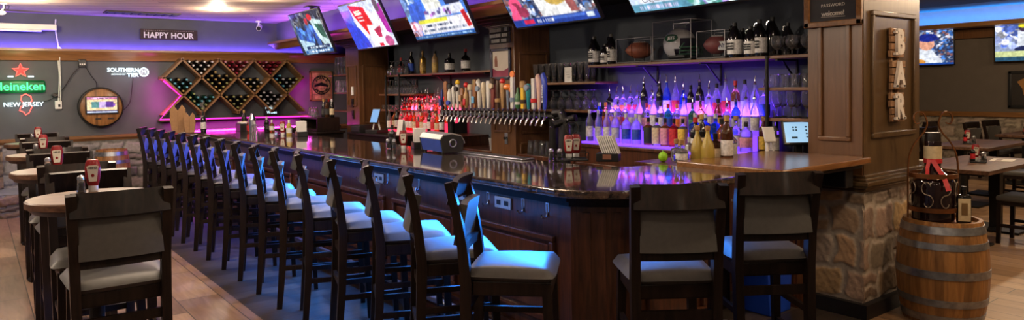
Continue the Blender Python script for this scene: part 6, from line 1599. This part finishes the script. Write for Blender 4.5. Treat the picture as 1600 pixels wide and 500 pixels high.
for a in np.linspace(0, 2*PI, 9)[:-1]:
    a += .39; mb = MB(); pts = []
    for t in np.linspace(-1, 1, 25):
        if t < 0: an = -t*4.2; cz, sg_ = .145, 1; r0 = .042*(1+.0*t); x = sg_*(r0*math.sin(an)*(1+t*.45)); z = .185 - r0*(1-math.cos(an))*(1+t*.2)
        else: an = t*4.2; r0 = .042; x = -(r0*math.sin(an)*(1-t*.45)); z = .185 + r0*(1-math.cos(an))*(1-t*.2)
        aa = a + (1 if round((a-.39)/(PI/4)) % 2 else -1)*x/.151; pts.append((.151*math.cos(aa), .151*math.sin(aa), .185+(z-.185)*1.08))
    mb.tube(pts, .0032, 6).build('scroll', pm('pale iron scroll', (.32, .26, .20), .4, .7), hd)
gb = thing('giant_wine_bottle', 'giant dark red bottle with cream label in the copper holder', 'bottle', (5.11, 2.035, .668))
MB().lathe([(0, 0), (.12, 0), (.128, .01), (.128, .25), (.115, .29), (.06, .335), (.048, .36), (.05, .37), (.052, .52), (.040, .58), (.036, .585), (0, .585)], n=32).build('glass_body', pm('very dark wine glass', (.012, .005, .006), .10, 0, .1, coat=.6), gb)
MB().lathe([(.0515, .415), (.0535, .416), (.0545, .50), (.0535, .501)], n=28).build('neck_label', pm('cream neck label', (.50, .40, .24), .6, 0, .12, 40), gb, recalc=False)
MB().lathe([(.0535, .40), (.0545, .40), (.0545, .416), (.0535, .416)], n=28).build('red_stripe', pm('red ribbon', (.40, .015, .02), .45), gb, recalc=False)
MB().lathe([(.042, .575), (.043, .52), (.046, .515), (.050, .53), (.044, .59), (0, .592)], n=24).build('capsule', pm('dark capsule', (.015, .012, .012), .35), gb)
RIB = pm('red ribbon', (.40, .015, .02), .45)
rp_ = lambda a, b, z: (-.93*a+.37*b, -.37*a-.93*b, z)
MB().sweep([rp_(.056, .0, .41), rp_(.066, .02, .37), rp_(.085, .045, .33), rp_(.135, .07, .285), rp_(.150, .09, .22)], .028, .004, (.37, -.93, 0)).sweep([rp_(.056, -.02, .41), rp_(.075, -.03, .36), rp_(.10, -.03, .32), rp_(.14, -.02, .29)], .022, .004, (.37, -.93, 0)).lathe([(.052, .385), (.056, .386), (.056, .405), (.052, .406)], n=24).build('ribbon', RIB, gb)
sb = thing('flask_bottle', 'small flat dark bottle with cream label leaning in the copper holder', 'bottle', (5.15, 1.862, .656), rad(-60))
MB().box((0, 0, .10), (.085, .05, .20), .02, seg=3).cyl((0, 0, .195), (0, 0, .235), .016, n=14).build('glass_body', BG['dark'], sb)
MB().box((0, -.026, .10), (.070, .004, .15), .001).build('label', pm('cream neck label', (.50, .40, .24), .6, 0, .12, 40), sb); MB().box((0, -.0285, .105), (.035, .002, .08)).build('label_print', pm('brown label print', (.16, .09, .03), .6), sb)
MB().cyl((0, 0, .23), (0, 0, .252), .018, n=14).build('cap', BLACK, sb)
mb_p = MB().cyl((0, 0, -.03), (0, 0, 0), .05, n=20).build('display_stand', BLACKM); bpy.data.objects.remove(mb_p)
# blue bin behind the end stool
bn = thing('recycling_bin', 'blue plastic bin on the floor under the bar flap', 'bin', (4.425, 2.87, 0))
MB().prism([(-.13, .0), (.13, 0), (.16, .42), (-.16, .42)], -.13, .13, 'Y', bevel=.012).build('body', pm('blue plastic', (.01, .055, .45), .35, 0, .05), bn)
MB().box((0, 0, .415), (.35, .30, .03), .008).build('rim', pm('blue plastic', (.01, .055, .45), .35, 0, .05), bn)

# ================================================================ DINING ROOM
def make_dtable():
    t = thing('dining_table', 'd', 'table')
    MB().box((.75, .36, .74), (1.5, .74, .04), .006).build('table_top', W['tabletop'], t)
    MB().box((.75, .36, .712), (1.4, .62, .02)).build('apron', BLACK, t)
    for x in (.18, 1.30):
        MB().box((x, .36, .36), (.10, .10, .70), .004).build('pedestal', BLACKM, t); MB().box((x, .36, .012), (.46, .56, .024), .006).build('base_plate', BLACKM, t)
    return t
DT = make_dtable(); c_first = [True]
def dtable(x, y, label):
    if c_first[0]: c_first[0] = False; DT.location = (x, y, 0); tag(DT, label, 'table', 'dining tables'); return
    dup(DT, (x, y, 0), 0, label, 'dining tables')
pN = at(1544, 268, z=.76)
dtable(pN.x, pN.y, 'brown dining table nearest to the near barrel, with two black pedestals')
def make_dchair():
    t = thing('dining_chair', 'dc', 'chair')
    MB().box((0, 0, .445), (.42, .42, .055), .02, seg=3).build('seat', pm('charcoal vinyl', (.07, .066, .062), .4, 0, .1), t)
    MB().box((0, 0, .40), (.39, .39, .04), .004).build('seat_frame', W['espresso'], t)
    for s in (-1, 1):
        MB().beam((s*.18, .18, .41), (s*.19, .19, 0), .04, .04, .032, .032).build('leg', W['espresso'], t)
        MB().sweep([(s*.185, -.23, 0), (s*.185, -.20, .42), (s*.19, -.22, .65), (s*.20, -.28, .92)], .034, .042, (1, 0, 0)).build('leg', W['espresso'], t)
        MB().beam((s*.185, -.2, .18), (s*.187, .18, .18), .02, .03).build('stretcher', W['espresso'], t)
    MB().beam((-.18, .0, .18), (.18, .0, .18), .02, .03, side=(0, 1, 0)).build('stretcher', W['espresso'], t)
    a = lambda z, dy, w: [(w*(2*i/8-1), -.2-dy-.03*(1-(2*i/8-1)**2), z) for i in range(9)]
    MB().sweep(a(.875, .07, .20), .10, .026, (0, .3, 1)).build('top_rail', W['espresso'], t)
    MB().sweep(a(.70, .035, .185), .24, .034, (0, .2, 1)).build('back_pad', pm('charcoal vinyl', (.07, .066, .062), .4, 0, .1), t)
    MB().sweep(a(.56, .01, .185), .05, .026, (0, .1, 1)).build('lower_rail', W['espresso'], t)
    return t
DC = make_dchair(); d_first = [True]
def dchair(x, y, face, label):
    if d_first[0]: d_first[0] = False; DC.location = (x, y, 0); DC.rotation_euler = (0, 0, -face); tag(DC, label, 'chair', 'dining chairs'); return
    dup(DC, (x, y, 0), -face, label, 'dining chairs')
dchair(pN.x+.72, pN.y-.10, rad(0), 'black dining chair with grey seat, on the camera side of the nearest dining table')
dchair(pN.x+.15, pN.y+.98, rad(180), 'black dining chair on the far side of the nearest dining table, left one')
p1 = at(1528, 218, z=.92)
dchair(pN.x+1.05, pN.y+1.02, rad(178), 'black dining chair on the far side of the nearest dining table, right one')
rows = [(10.0, 3.35), (11.7, 5.6), (12.6, 3.4)]
for i, (x, y) in enumerate(rows):
    w3 = ['second dining table from the barrel', 'third dining table, near the chair rail', 'farthest dining table by the stone wall'][i]
    dtable(x, y, 'brown dining table, ' + w3)
    for k, (dx, dy, f) in enumerate(((.35, -.18, 0), (1.15, -.18, 0), (.35, .92, 180), (1.15, .92, 180))):
        dchair(x+dx, y+dy, rad(f+4*k), 'black dining chair at the %s, %s' % (w3, ['near left seat', 'near right seat', 'far left seat', 'far right seat'][k]))
p2 = at(1490, 232, z=.76)
dtable(9.3, 5.7, 'brown dining table seen just right of the column, behind the copper holder')
for k, (dx, dy, f) in enumerate(((.3, -.18, 0), (1.2, -.18, 0), (.4, .95, 180))):
    dchair(9.3+dx, 5.7+dy, rad(f+5*k), 'black dining chair at the table behind the copper holder, %s' % ['near left seat', 'near right seat', 'far seat'][k])
def caddy_set(x, y, z, where):
    c = thing('condiment_caddy', 'black wire caddy on the ' + where, 'caddy', (x, y, z), rad(20), 'dining table caddies')
    MB().box((0, 0, .008), (.22, .14, .014), .004).build('tray', BLACK, c)
    mb = MB(); mb.tube([(-.11, -.07, .04), (.11, -.07, .04), (.11, .07, .04), (-.11, .07, .04)], .003, 6, True)
    for sx in (-1, 1):
        for sy in (-1, 1): mb.tube([(sx*.11, sy*.07, .01), (sx*.11, sy*.07, .04)], .003, 6)
    mb.build('wire', BLACKM, c)
    ketchup(x+.02, y+.03, z+.015, rad(-60), 'red ketchup bottle in the caddy on the ' + where, 'ketchup in the dining caddies')
    bottle(x-.05, y+.03, z+.015, 'cyl', .16, .022, 'dark', 'red', 'red', 'dark sauce bottle in the caddy on the ' + where, 'sauce bottles in the dining caddies', name='sauce_bottle')
    shaker(x+.05, y-.04, z+.015, 'salt shaker in the caddy on the ' + where, 'salt in the dining caddies')
    shaker(x-.0, y-.045, z+.015, 'pepper shaker in the caddy on the ' + where, 'pepper in the dining caddies', pepper=True)
caddy_set(pN.x+.80, pN.y+.36, .76, 'nearest dining table')
caddy_set(10.0+.55, 3.35+.4, .76, 'second dining table from the barrel')
caddy_set(12.6+.4, 3.4+.4, .76, 'farthest dining table by the stone wall')
caddy_set(11.7+.6, 5.6+.4, .76, 'third dining table')
mn = thing('place_mat', 'white paper menu lying on the nearest dining table', 'menu', (pN.x+1.15, pN.y+.25, .76), rad(10)); MB().box((0, 0, .002), (.30, .20, .004)).build('sheet', PAPER, mn); MB().box((-.02, .03, .0045), (.2, .05, .001)).build('printed_lines', pm('grey print', (.3, .25, .25), .6), mn)
bw = thing('bowl', 'small white bowl on the corner of the nearest dining table behind the ribbon', 'bowl', (pN.x+.12, pN.y+.60, .76))
MB().lathe([(0, 0), (.03, 0), (.035, .006), (.07, .055), (.066, .055), (.03, .012), (0, .01)], n=24).build('bowl_body', WHITE, bw); MB().lathe([(0, .03), (.05, .032), (0, .034)], n=16).build('contents', pm('dark sauce', (.05, .02, .01), .4), bw)
pt = thing('framed_poster', 'dark framed poster with a golden brown shape on the dining room wall', 'picture', (14.995, 4.36, 1.43))
mb = MB()
for s in (-1, 1): mb.box((-.02, s*.31, 0), (.04, .05, .66), .005); mb.box((-.02, 0, s*.31), (.04, .66, .05), .005)
mb.build('frame', BLACK, pt); MB().box((-.008, 0, 0), (.016, .60, .60)).build('picture', pm('near black print', (.02, .016, .014), .5), pt)
MB().prism([(.12, .02), (.2, .14), (.1, .2), (-.1, .16), (-.2, .06), (-.22, -.06), (-.12, -.02), (0, .02), (.02, -.12), (.1, -.1)], -.019, -.016, 'X').build('gold_shape', pm('golden brown print', (.32, .15, .04), .5), pt)

# ================================================================ LAMPS
LENS = emit('warm lamp lens', (1.0, .80, .55), 10)
DL = thing('ceiling_lamp', 'd', 'ceiling lamp')
MB().lathe([(.060, -.014), (.088, -.012), (.092, 0), (.060, 0)], n=28).build('trim_ring', WHITE, DL)
MB().lathe([(0, -.030), (.035, -.026), (.058, -.012), (.058, -.003), (0, -.003)], n=24).build('lens', LENS, DL)
dl_n = [0]
def downlight(x, y, z, w, label, col=(1.0, .78, .55)):
    dl_n[0] += 1
    if dl_n[0] == 1: DL.location = (x, y, z); tag(DL, label, 'ceiling lamp', 'ceiling lamps')
    else: dup(DL, (x, y, z), 0, label, 'ceiling lamps')
    light('lamp', 'POINT', (x, y, z-.13), w*KL, col, size=.07)
KL = 0.55
WARM = (1.0, .82, .64)
downlight(2.81, 10.57, CEIL, 60, 'recessed ceiling lamp nearest to the wine rack')
downlight(2.84, 9.03, CEIL, 60, 'recessed ceiling lamp one step nearer than the wine rack lamp')
downlight(0.4, 10.57, CEIL, 110, 'added recessed ceiling lamp before the green neon sign')  # extra lamp added for more light in the room
bar_l = [(x, y) for x in (-1.2, 1.0, 2.9) for y in (-1.8, 1.2, 4.2, 7.2)]  # unseen lamps added across the ceiling to light the bar room
for i, (x, y) in enumerate(bar_l):
    downlight(x, y, CEIL, {-1.8: 18, 1.2: 40}.get(y, (60 if y < 5 else 80) if x > 2 else 125 if y < 5 else 190), 'unseen ceiling lamp over the %s, %s from the near wall' % ({-1.2: 'left side of the room', 1.0: 'high tables', 2.9: 'bar counter'}[x], ORD[i % 4]), WARM)
downlight(4.4, 0.7, CEIL, 90, 'ceiling lamp before the column and the near barrel', (1.0, .72, .45))
for i, (x, y) in enumerate(((12.05, 3.67), (9.0, 3.6), (7.0, 1.2), (7.0, 4.5), (10.0, 0.6), (12.5, 0.5), (6.7, -1.5))):  # all but the first are unseen lamps added to light the dining room
    downlight(x, y, 2.96, 125, 'recessed dining room lamp, %s' % ['the one at the right picture edge', 'unseen over the second table', 'unseen near the column', 'unseen behind the column', 'unseen over the open floor', 'unseen in the far right corner', 'unseen behind the camera'][i], (1.0, .72, .45))

w = bpy.data.worlds.new('room air'); S.world = w; w.use_nodes = True
w.node_tree.nodes['Background'].inputs['Color'].default_value = (.25, .28, .36, 1); w.node_tree.nodes['Background'].inputs['Strength'].default_value = .05
vs = S.view_settings
S.display_settings.display_device = 'sRGB'
vs.view_transform = 'Standard'; vs.look = 'None'; vs.gamma = 1; vs.exposure = 0.2; vs.use_curve_mapping = False
S.cycles.use_denoising = True
S.cycles.max_bounces = 10; S.cycles.transmission_bounces = 10; S.cycles.transparent_max_bounces = 12; S.cycles.diffuse_bounces = 4; S.cycles.glossy_bounces = 4
S.cycles.caustics_reflective = False; S.cycles.caustics_refractive = False; S.cycles.sample_clamp_indirect = 4
